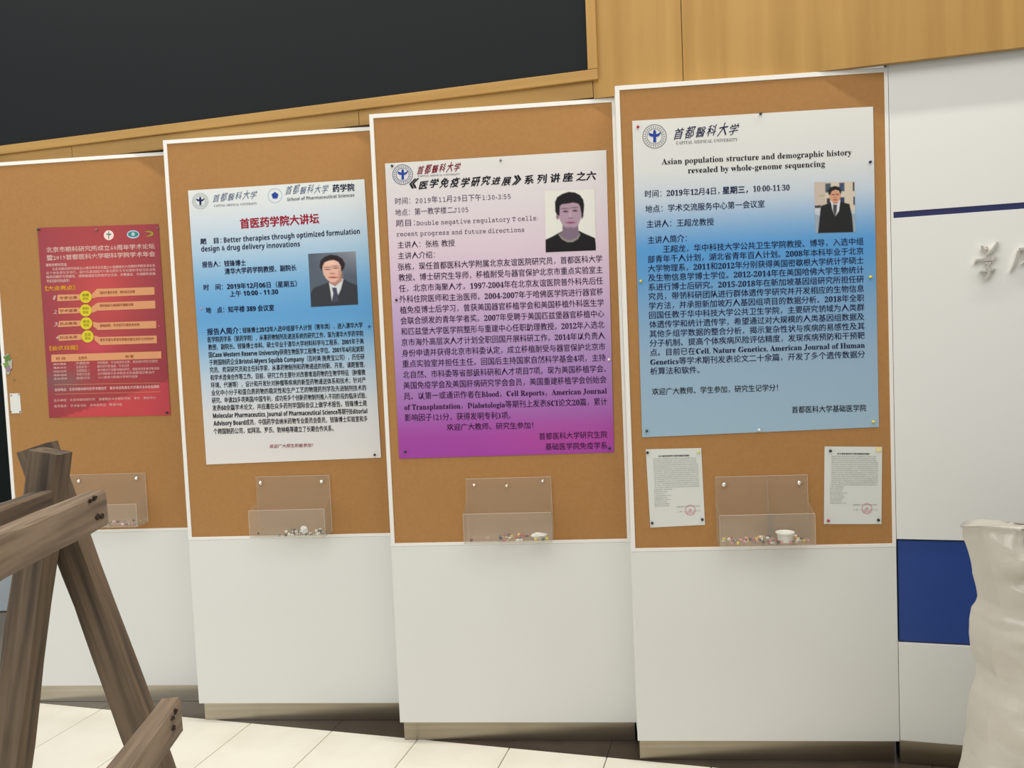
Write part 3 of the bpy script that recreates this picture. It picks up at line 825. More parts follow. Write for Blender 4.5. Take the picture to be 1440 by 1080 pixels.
rows += [line_geo(p1, '会议地点：北京市眼科研究所学术报告厅　联系电话及报名方式请关注会务组通知', 77, 550.4, 224, 545.6, 4.3, ti, T1, 0.015),
         line_geo(p1, '主办单位：北京市眼科研究所　首都医科大学眼科学院　承办：眼科中心', 76, 565, 220, 561, 3.8, ti, T1, 0.005),
         line_geo(p1, '会务联系：学术秘书处　会务组电话　敬请光临', 76.5, 573.2, 172, 570.4, 3.8, ti, T1, 0.005)]
put('printed_text', rows, M['ink_white'], t1)
put('rule_line', [poly_geo(p1, [(76, 540.8), (224.5, 538.2), (224.5, 538.7), (76, 541.3)], T1), poly_geo(p1, [(77, 554.2), (226, 550.6), (226, 551.1), (77, 554.7)], T1)], M['ink_orange'], t1)

# ---- two small typed notices on the fourth unit
def notice(quad, label, seed):
    t, pl = poster(4, 'paper_notice', label, 'notice', quad, lambda u, v, x, y: (214, 217, 212), 6, 8, warp=wv(20, 18, 0.0005, seed), group='typed notices below the big blue poster')
    r = random.Random(int(seed * 10)); gs = []
    words = '关于加强校园学术活动管理与宣传栏使用规定的通知各部门请遵照执行'
    for i in range(24):
        v = 0.135 + i * 0.0262
        ln = ''.join(r.choice(words) for _ in range(26 if i < 15 else 9))
        u1 = 0.93 if 2 < i < 15 else (0.9 if i <= 2 else 0.3 + 0.14 * r.random())
        a = bil(quad, 0.12, v); b_ = bil(quad, u1, v)
        if i >= 15: a = bil(quad, 0.10, v)
        gs.append(line_geo(pl, ln, a[0], a[1], b_[0], b_[1], 1.75, 0.03, 0.0006, -0.006))
    for i in (20, 22):
        a, b_ = bil(quad, 0.5, 0.12 + i * 0.032), bil(quad, 0.92, 0.12 + i * 0.032)
        gs.append(line_geo(pl, '首都医科大学党委宣传部' if i == 20 else '二零一九年九月十日', a[0], a[1], b_[0], b_[1], 2.0, 0.03, 0.0006, -0.004))
    put('typed_text', gs, M['ink_lightgrey'], t)
    a, b_ = bil(quad, 0.22, 0.105), bil(quad, 0.78, 0.105)
    put('typed_heading', [line_geo(pl, '关于规范使用学术宣传展板的通知', a[0], a[1], b_[0], b_[1], 2.6, 0.03, 0.0006, 0.02)], M['ink'], t)
    c = bil(quad, 0.745, 0.80)
    g = [annulus(pl, c[0], c[1], 6.6, 7.5, 0.0009, 32)]
    g.append(poly_geo(pl, [(c[0] + (2.6 if i % 2 == 0 else 1.1) * math.sin(i * math.pi / 5), c[1] - (2.6 if i % 2 == 0 else 1.1) * math.cos(i * math.pi / 5)) for i in range(10)], 0.0009))
    g.append(line_geo(pl, '党委宣传部', c[0] - 5, c[1] + 5.2, c[0] + 5, c[1] + 5, 2.2, 0.03, 0.0009, 0))
    put('red_stamp', g, M['ink_stamp'], t, 'round pink-red stamp')
    return t


notice([(908, 631.8), (986, 630), (991.5, 738), (914.5, 742)], 'small typed notice with a red stamp, left of the tray, three black pins', 1.3)
notice([(1159.5, 627.8), (1240.5, 628.2), (1239.5, 737), (1158.5, 737)], 'small typed notice with a red stamp, right of the tray, one red pin', 2.9)

# ------------------------------------------------------------------ push pins
def pin_mesh(name, material, sc=1.0):
    prof = [(0.0, 0.0), (0.0052, 0.0), (0.0055, 0.0010), (0.0048, 0.0022), (0.0026, 0.0032), (0.0023, 0.0062), (0.0030, 0.0075), (0.0044, 0.0082), (0.0046, 0.0095), (0.0036, 0.0104), (0.0, 0.0106)]
    n = 10; V = []; Fc = []
    for r, h in prof:
        for i in range(n):
            a = 2 * math.pi * i / n
            V.append((r * math.cos(a) * sc, r * math.sin(a) * sc, h * sc))
    for j in range(len(prof) - 1):
        for i in range(n):
            Fc.append((j * n + i, j * n + (i + 1) % n, (j + 1) * n + (i + 1) % n, (j + 1) * n + i))
    me = bpy.data.meshes.new(name); me.from_pydata(V, [], Fc)
    bm = bmesh.new(); bm.from_mesh(me); bmesh.ops.remove_doubles(bm, verts=bm.verts, dist=1e-6); bmesh.ops.recalc_face_normals(bm, faces=bm.faces)
    bm.to_mesh(me); bm.free()
    me.polygons.foreach_set('use_smooth', [True] * len(me.polygons)); me.materials.append(material)
    return me


PC = {'black': (26, 30, 34), 'dark green': (30, 62, 42), 'navy': (26, 36, 76), 'red': (176, 40, 60), 'yellow': (224, 200, 60), 'white': (232, 230, 222),
      'blue': (40, 100, 160), 'grey': (120, 118, 115), 'clear': (190, 165, 135), 'pink': (214, 140, 150), 'pale yellow': (206, 214, 110)}
PM = {c: pin_mesh('push_pin', mat('pin_' + c.replace(' ', '_'), lin(v), 0.3)) for c, v in PC.items()}
ROT_OUT = Vector(NU).to_track_quat('Z', 'Y').to_euler()


def pin(k, color, px, py, label, sc=1.0, base=CORK + 0.0018, group=None):
    o = bpy.data.objects.new('push_pin', PM[color]); COL.objects.link(o)
    o.location = tuple(UP_[k].pt(px, py, base)); o.rotation_euler = ROT_OUT; o.scale = (sc, sc, sc)
    o['label'] = label; o['category'] = 'push pin'; o['group'] = group or 'push pins holding up the posters'
    return o


PS = 0.0034
for k, c, x, y, lab in [
    (4, 'red', 897, 178.5, 'red push pin in the top left corner of the big blue poster'),
    (4, 'dark green', 1069.5, 160, 'dark green push pin at the middle of the top edge of the big blue poster'),
    (4, 'navy', 1223.5, 228, 'dark navy push pin at the upper right edge of the big blue poster'),
    (4, 'yellow', 901, 395.5, 'yellow push pin at the middle of the left edge of the big blue poster'),
    (4, 'yellow', 1224, 389.5, 'yellow push pin at the middle of the right edge of the big blue poster'),
    (4, 'dark green', 909.5, 606, 'dark green push pin in the bottom left corner of the big blue poster'),
    (4, 'white', 1067.5, 604.5, 'white push pin at the middle of the bottom edge of the big blue poster'),
    (4, 'yellow', 1228, 593, 'yellow push pin in the bottom right corner of the big blue poster'),
    (3, 'dark green', 551.5, 233.5, 'dark green push pin in the top left corner of the purple poster'),
    (3, 'grey', 704, 225.5, 'grey push pin at the middle of the top edge of the purple poster'),
    (3, 'black', 557.5, 422, 'black push pin at the left edge of the purple poster'),
    (3, 'white', 856.5, 505.5, 'white push pin at the right edge of the purple poster'),
    (3, 'black', 570, 635, 'black push pin in the bottom left corner of the purple poster'),
    (3, 'black', 857, 630.5, 'black push pin in the bottom right corner of the purple poster'),
    (2, 'blue', 519, 459, 'blue push pin at the right edge of the poster with the crimson heading'),
    (2, 'black', 527, 639.5, 'black push pin in the bottom right corner of the poster with the crimson heading'),
    (2, 'pink', 284, 434, 'small pink push pin at the left edge of the poster with the crimson heading'),
    (1, 'black', 54.5, 323, 'black push pin in the top left corner of the red poster'),
    (1, 'grey', 136, 323.5, 'grey push pin at the middle of the top edge of the red poster'),
    (1, 'grey', 222, 321, 'grey push pin in the top right corner of the red poster'),
    (1, 'pink', 224, 458.5, 'pink push pin at the right edge of the red poster'),
    (1, 'black', 235, 580, 'black push pin in the bottom right corner of the red poster'),
    (4, 'black', 910.5, 636.5, 'black push pin in the top left corner of the left notice'),
    (4, 'pale yellow', 982, 635.5, 'pale yellow push pin in the top right corner of the left notice'),
    (4, 'black', 917, 735.5, 'black push pin in the bottom left corner of the left notice'),
    (4, 'black', 987.5, 730.5, 'black push pin in the bottom right corner of the left notice'),
    (4, 'black', 1167.5, 634, 'black push pin in the top left corner of the right notice'),
    (4, 'red', 1164.5, 732, 'red push pin in the bottom left corner of the right notice'),
    (4, 'black', 1235, 731, 'black push pin in the bottom right corner of the right notice')]:
    small = {'pink': 0.6, 'grey': 0.8}.get(c, 0.95)
    pin(k, c, x, y, lab, small, base=CORK + PS - 0.0004)
# yellow paper tab at the corner of the right notice
pl = UP_[4]
s, z = pl.sz(1236, 631, 0)
o = box('paper_tab', pl, s - 0.011, s + 0.009, z - 0.011, z + 0.006, CORK + 0.0034, CORK + 0.0042, ink('yellow_tab', (228, 214, 150)))
o['label'] = 'pale yellow tab at the top right corner of the right notice'; o['category'] = 'sticker'

# card, green sticker, nail head on the left edge of the first board
pl = UP_[1]
s0, z1 = pl.sz(13, 553.5); s1, z0 = pl.sz(29.5, 581)
cardr = thing('small_card', 'small white card pinned at four corners left of the red poster', 'card', pl.at((s0 + s1) / 2, z0, CORK))
box('card', pl, s0, s1, z0, z1, CORK + 0.001, CORK + 0.0022, M['paper'], cardr)
for x, y in ((16, 556), (27, 554.5), (15.5, 579), (28.5, 579)):
    pin(1, 'black' if y > 570 else 'grey', x, y, 'tiny %s push pin at the %s %s corner of the small white card' % ('black' if y > 570 else 'grey', 'top' if y < 560 else 'bottom', 'left' if x < 20 else 'right'), 0.55, base=CORK + 0.0022, group='tiny pins of the white card')
pin(1, 'grey', 20, 534, 'tiny grey push pin between the green sticker and the small white card', 0.65, base=CORK + 0.0004, group='tiny pins of the white card')
st = thing('green_sticker', 'torn green and white paper flower sticker at the left edge of the leftmost board', 'sticker', pl.pt(8, 527, CORK))
P = []
for i in range(18):
    a = 2 * math.pi * i / 18; r = 1 + 0.16 * math.sin(i * 2.3)
    P.append((9.5 + 7.2 * r * math.cos(a), 512 + 14.5 * r * math.sin(a)))
V1 = [pl.pt(x, y, CORK + 0.003) for x, y in P]; V0 = [pl.pt(x, y, CORK + 0.0004) for x, y in P]; n = len(P)
mesh('sticker_back', V0 + V1, [tuple(range(n, 2 * n))] + [(i, (i + 1) % n, n + (i + 1) % n, n + i) for i in range(n)], ink('torn_paper', (178, 176, 158)), st)
for cx, cy, r, cc in ((10, 504, 4.4, (92, 128, 62)), (8.5, 513, 3.8, (120, 148, 84)), (11.5, 519, 3.4, (150, 120, 140))):
    pts = [(cx + r * (1 + 0.3 * math.sin(4 * a)) * math.cos(a), cy + r * (1 + 0.3 * math.sin(4 * a)) * math.sin(a)) for a in [2 * math.pi * i / 20 for i in range(20)]]
    V = [pl.pt(x, y, CORK + 0.0045) for x, y in pts] + [pl.pt(x, y, CORK + 0.003) for x, y in pts]
    mesh('petal', V, [tuple(range(20))] + [(i, (i + 1) % 20, 20 + (i + 1) % 20, 20 + i) for i in range(20)], ink('petal_paint', cc), st)

# ------------------------------------------------------------------ acrylic leaflet trays
HD = 0.10
HOLD = {4: ((1005, 671), (1135, 667.5), 768.3, 724, 704, ((1018, 681.5), (1124, 679)), 'clear acrylic tray with a divider and a white cup, between the two typed notices'),
        3: ((654, 673), (774.5, 671), 764.5, 722, 700, ((667, 682), (712.5, 683), (763, 676.5)), 'clear acrylic tray fixed below the purple poster'),
        2: ((359.5, 671), (463, 668), 756.3, 717, 702, ((366.5, 679), (452.5, 677)), 'clear acrylic tray fixed below the poster with the crimson heading'),
        1: ((98, 668), (204, 665), 742.3, 710, 695, ((111, 676.5), (192, 672.5)), 'clear acrylic tray partly behind the wooden trestle, below the red poster')}
T = 0.003
tray_rng = random.Random(3)
TL_ = {4: ['white', 'red', 'yellow', 'black', 'pink', 'white', 'grey', 'clear'], 3: ['yellow', 'red', 'black', 'navy', 'white', 'clear'],
       2: ['white', 'black', 'dark green', 'grey', 'white', 'clear'], 1: ['white', 'black', 'white', 'pink', 'clear', 'grey']}
TDESC = {4: 'the tray between the two notices', 3: 'the tray below the purple poster', 2: 'the tray below the crimson-headed poster', 1: 'the tray behind the trestle'}
for k, (tl, tr_, yb, yf, ys, scr_, lab) in HOLD.items():
    pl = UP_[k]
    b0 = CORK + 0.0005
    s0, zt = pl.sz(*tl); s1, zt2 = pl.sz(*tr_); zt = (zt + zt2) / 2
    xm = (tl[0] + tr_[0]) / 2
    z0 = pl.sz(xm + (6 if k == 4 else -8 if k < 3 else 0), yb, HD)[1]
    zf = pl.sz(xm, yf, HD)[1]; zs = pl.sz(tr_[0], ys, 0)[1]
    t = thing('leaflet_tray', lab, 'tray', pl.at((s0 + s1) / 2, z0, 0.0), 'clear acrylic trays on the display units')
    a0, a1 = b0 + 0.004, b0 + 0.004 + T     # back plate stands off a little
    box('back_plate', pl, s0, s1, z0, zt, a0, a1, M['acrylic'], t, bevel=0.0006)
    box('front_plate', pl, s0, s1, z0, zf, HD - T, HD, M['acrylic'], t, bevel=0.0006)
    box('bottom_plate', pl, s0 + T, s1 - T, z0, z0 + T, a1, HD - T, M['acrylic'], t)
    for side in (s0, s1 - T):
        prof = [(z0, a1), (z0, HD - T), (zf, HD - T), (zs, a1)]
        V = [pl.at(side, z, o_) for z, o_ in prof] + [pl.at(side + T, z, o_) for z, o_ in prof]
        fix(mesh('side_plate', V, [(0, 1, 2, 3), (7, 6, 5, 4)] + [(i, (i + 1) % 4, 4 + (i + 1) % 4, 4 + i) for i in range(4)], M['acrylic'], t))
    # polished bright edges of the sheet
    g = [boxv(pl, s0, s1, zf, zf + 0.0008, HD - T, HD), boxv(pl, s0 + 0.0, s1, zt, zt + 0.0008, a0, a1),
         boxv(pl, s1, s1 + 0.0008, z0, zf, HD - T, HD), boxv(pl, s1, s1 + 0.0008, z0, zt, a0, a1), boxv(pl, s0 - 0.0008, s0, z0, zf, HD - T, HD)]
    V, Fc = merge(g); fix(mesh('polished_edge', V, Fc, M['acrylic_edge'], t))
    if k == 4:
        sm = pl.sz(1078, 700, 0)[0]
        prof = [(z0 + T, a1), (z0 + T, HD - T), (zf - 0.002, HD - T), (zf - 0.002, a1 + 0.018), (zt - 0.004, a1 + 0.006), (zt - 0.004, a1)]
        V = [pl.at(sm, z, o_) for z, o_ in prof] + [pl.at(sm + T, z, o_) for z, o_ in prof]
        fix(mesh('divider', V, [tuple(range(6)), tuple(range(11, 5, -1))] + [(i, (i + 1) % 6, 6 + (i + 1) % 6, 6 + i) for i in range(6)], M['acrylic'], t))
    for i, (x, y) in enumerate(scr_):
        c = pl.pt(x, y, 0); sx = (c - pl.q) @ pl.e
        r = 0.0085 if k != 3 else 0.006
        V = []; n = 16
        for rr, oo in ((r, a1), (r * 0.92, a1 + 0.003), (r * 0.45, a1 + 0.0052), (0.0001, a1 + 0.0055)):
            for j in range(n):
                an = 2 * math.pi * j / n
                V.append(pl.at(sx + rr * math.cos(an), c[2] + rr * math.sin(an), oo))
        Fc = [(q * n + j, q * n + (j + 1) % n, (q + 1) * n + (j + 1) % n, (q + 1) * n + j) for q in range(3) for j in range(n)]
        mt_ = M['silver']
        cap_ = fix(mesh('screw_cap', V, Fc, mt_, t, smooth=True))
        V = [pl.at(sx + 0.003 * math.cos(2 * math.pi * j / 10), c[2] + 0.003 * math.sin(2 * math.pi * j / 10), oo) for oo in (CORK, a0) for j in range(10)]
        fix(mesh('screw_shank', V, [(j, (j + 1) % 10, 10 + (j + 1) % 10, 10 + j) for j in range(10)], M['silver'], cap_))
    # loose pins lying in the tray
    nn = {4: 84, 3: 46, 2: 38, 1: 44}[k]
    for i in range(nn):
        c = tray_rng.choice(TL_[k])
        u = tray_rng.random()
        if k == 2: u = 0.42 + 0.56 * tray_rng.random() if i > 4 else u
        if k == 3: u = 0.35 + 0.63 * tray_rng.random() if i > 4 else u
        s = s0 + 0.012 + (s1 - s0 - 0.024) * u
        d = 0.018 + tray_rng.random() * (HD - 0.036)
        lay = z0 + T + 0.0055 + (0.009 if i % 3 == 2 else 0.0)
        o = bpy.data.objects.new('push_pin', PM[c]); COL.objects.link(o)
        o.location = tuple(pl.at(s, lay, d))
        o.rotation_euler = (math.pi / 2 + tray_rng.uniform(-0.15, 0.15), tray_rng.uniform(-0.2, 0.2), tray_rng.uniform(0, 6.28))
        o['label'] = 'loose %s push pin %s %s' % (c, 'at the left end of' if u < 0.33 else 'in the middle of' if u < 0.67 else 'at the right end of', TDESC[k]); o['category'] = 'push pin'; o['group'] = 'loose pins in the tray ' + TDESC[k].replace('the tray ', '')
    if k == 4:   # white cup
        cs = pl.sz(1104, 757, 0.05)[0]; n = 24; V = []
        zc = z0 + T + 0.0005
        for r, h in ((0.024, 0), (0.026, 0.001), (0.027, 0.012), (0.029, 0.030), (0.034, 0.033), (0.035, 0.037), (0.031, 0.038), (0.026, 0.034), (0.024, 0.004), (0.0005, 0.003)):
            for j in range(n): V.append(pl.at(cs + r * math.cos(2 * math.pi * j / n), zc + h, 0.052 + r * math.sin(2 * math.pi * j / n)))
        Fc = [(q * n + j, q * n + (j + 1) % n, (q + 1) * n + (j + 1) % n, (q + 1) * n + j) for q in range(9) for j in range(n)] + [tuple(range(n))]
        o = fix(mesh('plastic_cup', V, Fc, M['cup'], loc=pl.at(cs, zc, 0.052), smooth=True))
        o['label'] = 'small white plastic cup standing in the acrylic tray between the notices'; o['category'] = 'cup'
    if k in (2, 3):   # crumpled scrap of paper
        sx = pl.sz(428 if k == 2 else 758, 745, 0.05)[0]; zc = z0 + T + 0.001
        r0 = random.Random(k); bm = bmesh.new(); bmesh.ops.create_icosphere(bm, subdivisions=2, radius=1.0)
        for v in bm.verts: v.co *= 0.75 + 0.4 * r0.random()
        w, h = (0.018, 0.017) if k == 2 else (0.032, 0.014)
        V = [pl.at(sx + v.co.x * w, zc + h * 1.1 + v.co.z * h, 0.055 + v.co.y * 0.014) for v in bm.verts]
        Fc = [tuple(v.index for v in f.verts) for f in bm.faces]; bm.free()
        o = mesh('paper_scrap', V, Fc, M['paper'], loc=pl.at(sx, zc, 0.055))
        o['label'] = 'crumpled white paper scrap in the tray below the %s poster' % ('crimson-headed' if k == 2 else 'purple'); o['category'] = 'scrap'

# ------------------------------------------------------------------ silver calligraphy letters on the white wall
def stroke(pl, pts, o0, o1):
    """pts: (px, py, half width px) along a brush stroke -> raised solid ribbon"""
    L, R_ = [], []
    for i, (x, y, w) in enumerate(pts):
        a = pts[max(i - 1, 0)]; b_ = pts[min(i + 1, len(pts) - 1)]
        dx, dy = b_[0] - a[0], b_[1] - a[1]; d = math.hypot(dx, dy) or 1
        L.append((x - dy / d * w, y + dx / d * w)); R_.append((x + dy / d * w, y - dx / d * w))
    loop = L + R_[::-1]; n = len(loop); m_ = len(L)
    V = [pl.pt(x, y, o1) for x, y in loop] + [pl.pt(x, y, o0) for x, y in loop]
    Fc = [(i, i + 1, n - 2 - i, n - 1 - i) for i in range(m_ - 1)]
    Fc += [(n + i, n + n - 1 - i, n + n - 2 - i, n + i + 1) for i in range(m_ - 1)]
    Fc += [(i, (i + 1) % n, n + (i + 1) % n, n + i) for i in range(n)]
    return V, Fc


LS = lambda pts: [(1340 + x / 10.8, 310 + y / 10.8, w / 10.8) for x, y, w in pts]


def letter(strokes, label):
    g = [stroke(WALL, LS(s), 0.001, 0.016 + 0.002 * (i % 3)) for i, s in enumerate(strokes)]
    V, Fc = merge(g); base = np.mean(np.array(V), axis=0); base[2] = min(v[2] for v in V)
    o = fix(mesh('metal_letter', V, Fc, M['silver'], loc=base - NW * 0.008))
    bm = bmesh.new(); bm.from_mesh(o.data)
    bmesh.ops.bevel(bm, geom=list(bm.edges), offset=0.0018, segments=2, affect='EDGES', clamp_overlap=True); bm.to_mesh(o.data); bm.free()
    o['label'] = label; o['category'] = 'letter'; o['group'] = 'silver characters on the white wall'


letter([[(425, 385, 20), (455, 440, 44), (470, 490, 26)],
        [(500, 395, 14), (515, 425, 26), (540, 455, 10)],
        [(680, 325, 18), (650, 380, 24), (600, 450, 26), (540, 505, 20), (490, 535, 8)],
        [(345, 580, 8), (335, 620, 16), (322, 665, 8)],
        [(340, 608, 14), (430, 598, 18), (540, 590, 26), (620, 572, 30), (660, 560, 12)], [(655, 560, 10), (620, 590, 18), (590, 612, 8)],
        [(475, 665, 10), (520, 655, 16), (565, 640, 14), (545, 680, 16), (510, 715, 8)],
        [(520, 700, 12), (560, 750, 22), (550, 820, 26), (500, 890, 26), (440, 845, 10)],
        [(395, 785, 10), (480, 770, 18), (560, 760, 20), (650, 735, 12)]],
       'silver brush-style metal character nearer the display boards, fully in view')
letter([[(1000, 425, 22), (985, 520, 30), (945, 640, 26), (868, 785, 8)],
        [(985, 440, 20), (1090, 432, 20), (1220, 418, 24), (1320, 405, 20)],
        [(1310, 405, 22), (1320, 520, 28), (1345, 650, 26), (1420, 760, 24), (1470, 700, 8)],
        [(1220, 490, 12), (1150, 570, 20), (1060, 650, 16), (1030, 670, 6)],
        [(1075, 500, 12), (1130, 560, 22), (1210, 650, 22), (1240, 690, 8)]],
       'silver brush-style metal character cut by the right edge of the view')

# ------------------------------------------------------------------ wooden trestle in the left foreground
YT = 2.1


def pp(px, py, y):
    d = FW + RT * ((px - 720.0) / F_PX) + UP * ((540.0 - py) / F_PX)
    return CAM + d * ((y - CAM[1]) / d[1])


tre = thing('wooden_trestle', 'rough weathered wooden trestle standing in front of the leftmost display units', 'trestle', (-0.95, 2.0, 0.0))


BEAM_M = {}


def beam(name, A, B, w, d, wdir, material, seed, label=None, taper=0.0, round_end=False, segs=14):
    """a sawn timber from A to B; w across along wdir, d the other way"""
    A, B = Vector(A), Vector(B); ax = (B - A); L = ax.length; ax.normalize()
    wy = Vector(wdir); wy = (wy - ax * wy.dot(ax)).normalized(); wz = ax.cross(wy)
    r = random.Random(seed); V, Fc = [], []
    ph = [r.uniform(0, 6) for _ in range(8)]
    for i in range(segs + 1):
        t = i / segs; x = L * t
        k_ = 1.0 - taper * t
        if round_end and i == segs: k_ *= 0.80
        if round_end and i == segs - 1: x = L - 0.012
        c = 0.1 * min(w, d)
        sec = [(-w / 2 + c, -d / 2), (w / 2 - c, -d / 2), (w / 2, -d / 2 + c), (w / 2, d / 2 - c), (w / 2 - c, d / 2), (-w / 2 + c, d / 2), (-w / 2, d / 2 - c), (-w / 2, -d / 2 + c)]
        for j, (a, b_) in enumerate(sec):
            wob = 0.0016 * math.sin(x * 9 + ph[j]) + 0.001 * r.uniform(-1, 1)
            V.append((x, (a + (wob if a > 0 else -wob)) * k_, (b_ + (wob if b_ > 0 else -wob)) * k_))
    for i in range(segs):
        for j in range(8):
            Fc.append((i * 8 + j, i * 8 + (j + 1) % 8, (i + 1) * 8 + (j + 1) % 8, (i + 1) * 8 + j))
    Fc += [tuple(range(8))[::-1], tuple(segs * 8 + j for j in range(8))]
    me = bpy.data.meshes.new(name); me.from_pydata(V, [], Fc); me.materials.append(material)
    bm = bmesh.new(); bm.from_mesh(me); bmesh.ops.recalc_face_normals(bm, faces=bm.faces); bm.to_mesh(me); bm.free()
    o = bpy.data.objects.new(name, me); COL.objects.link(o); o.parent = tre
    mw = Matrix(((ax.x, wy.x, wz.x, A.x), (ax.y, wy.y, wz.y, A.y), (ax.z, wy.z, wz.z, A.z), (0, 0, 0, 1)))
    o.matrix_local = Matrix.Translation(-Vector(root_loc(tre))) @ mw
    if label: o['label'] = label
    BEAM_M[o.name] = Matrix.Translation(-Vector(root_loc(tre))) @ mw
    return o


def extend_to_floor(A, B):
    A, B = np.array(A), np.array(B); t = (A[2] - 0.0) / (A[2] - B[2])
    return A + (B - A) * t


XR = np.array([1.0, 0, 0]); YR = np.array([0, 1.0, 0])
# leg A (leans right going up), in front; leg B crosses behind it and runs down to the right
ya, yb_ = 2.03, 2.105
A_top, A_low = pp(71, 634, ya), pp(16, 1062, ya)
A_foot = extend_to_floor(A_top, A_low)
beam('leg', A_foot, A_top, 0.078, 0.066, XR, M['rough_wood'], 1)
B_top, B_low = pp(51, 627, yb_), pp(186, 994, yb_)
B_top = pp(52, 628, yb_)
B_foot = extend_to_floor(B_top, B_low)
beam('leg', B_foot, B_top, 0.078, 0.060, XR, M['rough_wood'], 2)
# rails run in depth; they are nailed on the right side of the legs
RD = np.array([-0.084, 1.0, 0.0]); RD /= np.linalg.norm(RD)


def knot(par, q, px, py, r):
    Nr = np.array([RD[1], -RD[0], 0.0]); pk = Plane(q, RD, Nr)
    V = []; c = pk.pt(px, py, 0.0); s_, z_ = (c - pk.q) @ RD, c[2]
    for (k_, h) in ((1.0, -0.001), (0.8, 0.0032), (0.05, 0.0010)):
        for j in range(12):
            a = 2 * math.pi * j / 12; jj = 1 + 0.25 * math.sin(3 * a + px)
            V.append(pk.q * np.array([1, 1, 0]) + RD * (s_ + 1.5 * r * k_ * jj * math.cos(a)) + Z * (z_ + r * k_ * jj * math.sin(a)) + Nr * h)
    o = mesh('knot', V, [(a * 12 + b_, a * 12 + (b_ + 1) % 12, (a + 1) * 12 + (b_ + 1) % 12, (a + 1) * 12 + b_) for a in range(2) for b_ in range(12)], M['knot'], tre)
    return fix(o)


def rail(px, py, y_end, w, h, length, material, seed, label=None, name='rail', kn=()):
    E_ = pp(px, py, y_end)
    S_ = E_ - RD * length
    Nr = np.array([RD[1], -RD[0], 0.0])
    rb = beam(name, S_, E_, h, w, Z, material, seed, label, round_end=True)
    for x, y, r in kn:
        kk = knot(tre, E_ + Nr * (w / 2 + 0.001), x, y, r)
        kk.parent = rb; kk.matrix_parent_inverse = BEAM_M[rb.name].inverted()
    return rb


rail(139, 712, 1.99, 0.046, 0.082, 0.95, M['rough_wood_pale'], 3, 'paler upper rail with knots at its end', kn=((133, 700, 0.006), (127, 704, 0.005), (137, 727, 0.007), (143, 726, 0.006)))
rail(62, 709, 2.0, 0.05, 0.07, 0.95, M['rough_wood'], 4)
rail(243, 1003, 2.04, 0.05, 0.088, 0.8, M['rough_wood_pale'], 5, 'paler lower rail with knots at its end', kn=((247, 1000, 0.006), (243, 1010, 0.005), (244, 1024, 0.006)))
# the second frame of the trestle, towards and past the camera's left, outside the picture
for A, B in ((A_foot, A_top), (B_foot, B_top)):
    beam('leg', A - RD * 0.88, B - RD * 0.88, 0.078, 0.060, XR, M['rough_wood'], 8)


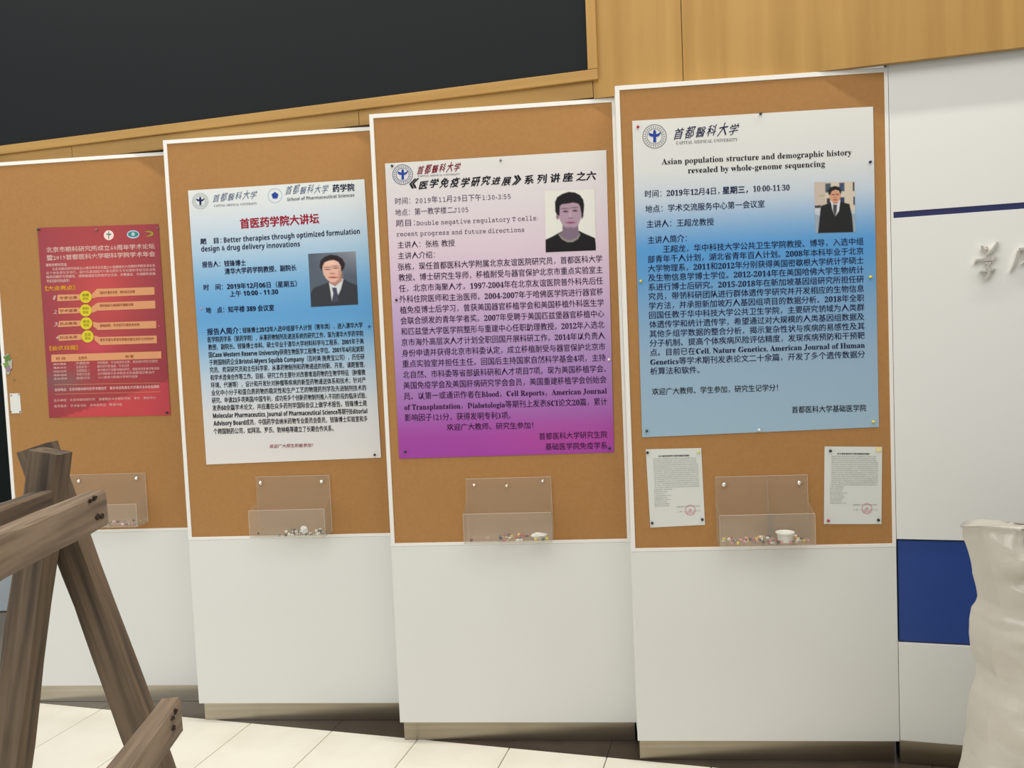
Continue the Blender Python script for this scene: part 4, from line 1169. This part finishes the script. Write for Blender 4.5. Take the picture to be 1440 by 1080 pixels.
# ------------------------------------------------------------------ plastic dust sheet over a stack, right foreground
def sheet():
    yS = 2.35
    prof = [(728.5, 1350), (733, 1354), (745, 1353), (765, 1357), (790, 1361), (815, 1366), (836, 1370), (845, 1368), (852, 1364), (862, 1364), (870, 1362), (890, 1361),
            (910, 1364), (930, 1370), (948, 1368), (965, 1362), (990, 1360), (1020, 1359), (1050, 1353), (1080, 1345), (1130, 1336), (1200, 1330), (1290, 1328), (1370, 1326)]
    rows = []
    for y, x in prof:
        c = pp(x, y, yS + 0.09); rows.append((c[0], c[2]))
    rows[-1] = (rows[-1][0], 0.004)
    # resample
    zs = np.array([r[1] for r in rows])[::-1]; xs = np.array([r[0] for r in rows])[::-1]
    ztop, NZ, NA = zs[-1], 150, 220
    from mathutils import noise as mn
    W2, D2 = 0.62, 0.075
    V, Fc = [], []

    def crease(x, z, a):
        d = 0.0
        for fx, fz, w, sh in ((4.2, 3.4, 1.0, 0.9), (9.0, 7.5, 0.55, -0.8), (18.0, 14.0, 0.16, 0.6)):
            n_ = mn.noise(Vector((x * fx + z * sh * fx, z * fz, a * 0.8 + fx)))
            d += w * (1.0 - 2.2 * abs(n_))
        return d

    for i in range(NZ + 1):
        z = 0.003 + (ztop - 0.003) * i / NZ
        xl = np.interp(z, zs, xs)
        for j in range(NA):
            a = 2 * math.pi * j / NA
            ca, sa = math.cos(a), math.sin(a)
            e = 0.17
            x = math.copysign(abs(ca) ** e, ca); y = math.copysign(abs(sa) ** e, sa)
            # a fold across the front where the sheet sags over the edge below
            sag = -0.030 * math.exp(-((z - 0.955 - 0.04 * (x + 1)) / 0.022) ** 2) + 0.030 * max(0.0, min(1.0, (0.955 - z) / 0.12)) + 0.02 * math.exp(-((z - 0.84 - 0.5 * (x + 0.85)) / 0.02) ** 2)
            f = 0.034 * crease(x * W2, z, sa) + (sag if sa < 0 else 0)
            side = min(1.0, max(0.0, (x + 1.0) / 0.10))
            tz = (i / NZ) ** 8
            zz = z - 0.030 * tz + 0.036 * tz * (1 - y) / 2
            V.append(np.array([xl + W2 + x * W2 + (f * 0.4 if x > 0.5 else 0), yS + 0.02 + D2 * 0 + y * (D2 + f * side + 0.02 * side) + (0.010 * crease(0, z, 0) if x < -0.9 else 0), zz]))
    for i in range(NZ):
        for j in range(NA):
            Fc.append((i * NA + j, i * NA + (j + 1) % NA, (i + 1) * NA + (j + 1) % NA, (i + 1) * NA + j))
    # draped top
    base = NZ * NA; last = base; cxy = np.mean(np.array(V[base:base + NA]), axis=0)
    K = 12
    for q in range(1, K + 1):
        s = 1 - q / (K + 0.6)
        for j in range(NA):
            p = V[base + j]
            v = cxy + (p - cxy) * s
            v = v + Z * (0.010 * math.sin(v[0] * 17 + v[1] * 9) + 0.008 * math.sin(v[1] * 23) - 0.010 * min(1, q / 3)) * min(1, q / 2)
            V.append(v)
    for q in range(K):
        for j in range(NA):
            a = last + q * NA
            Fc.append((a + j, a + (j + 1) % NA, a + NA + (j + 1) % NA, a + NA + j))
    Fc.append(tuple(last + K * NA + j for j in range(NA)))
    loc = np.array([cxy[0], yS, 0.0])
    o = fix(mesh('dust_sheet', V, Fc, M['sheet'], loc=loc, smooth=True))
    o['label'] = 'greyish plastic dust sheet draped over something tall before the white wall, at right'
    o['category'] = 'dust sheet'
    return o


sheet()
bpy.data.batch_remove([TXO, TXT])
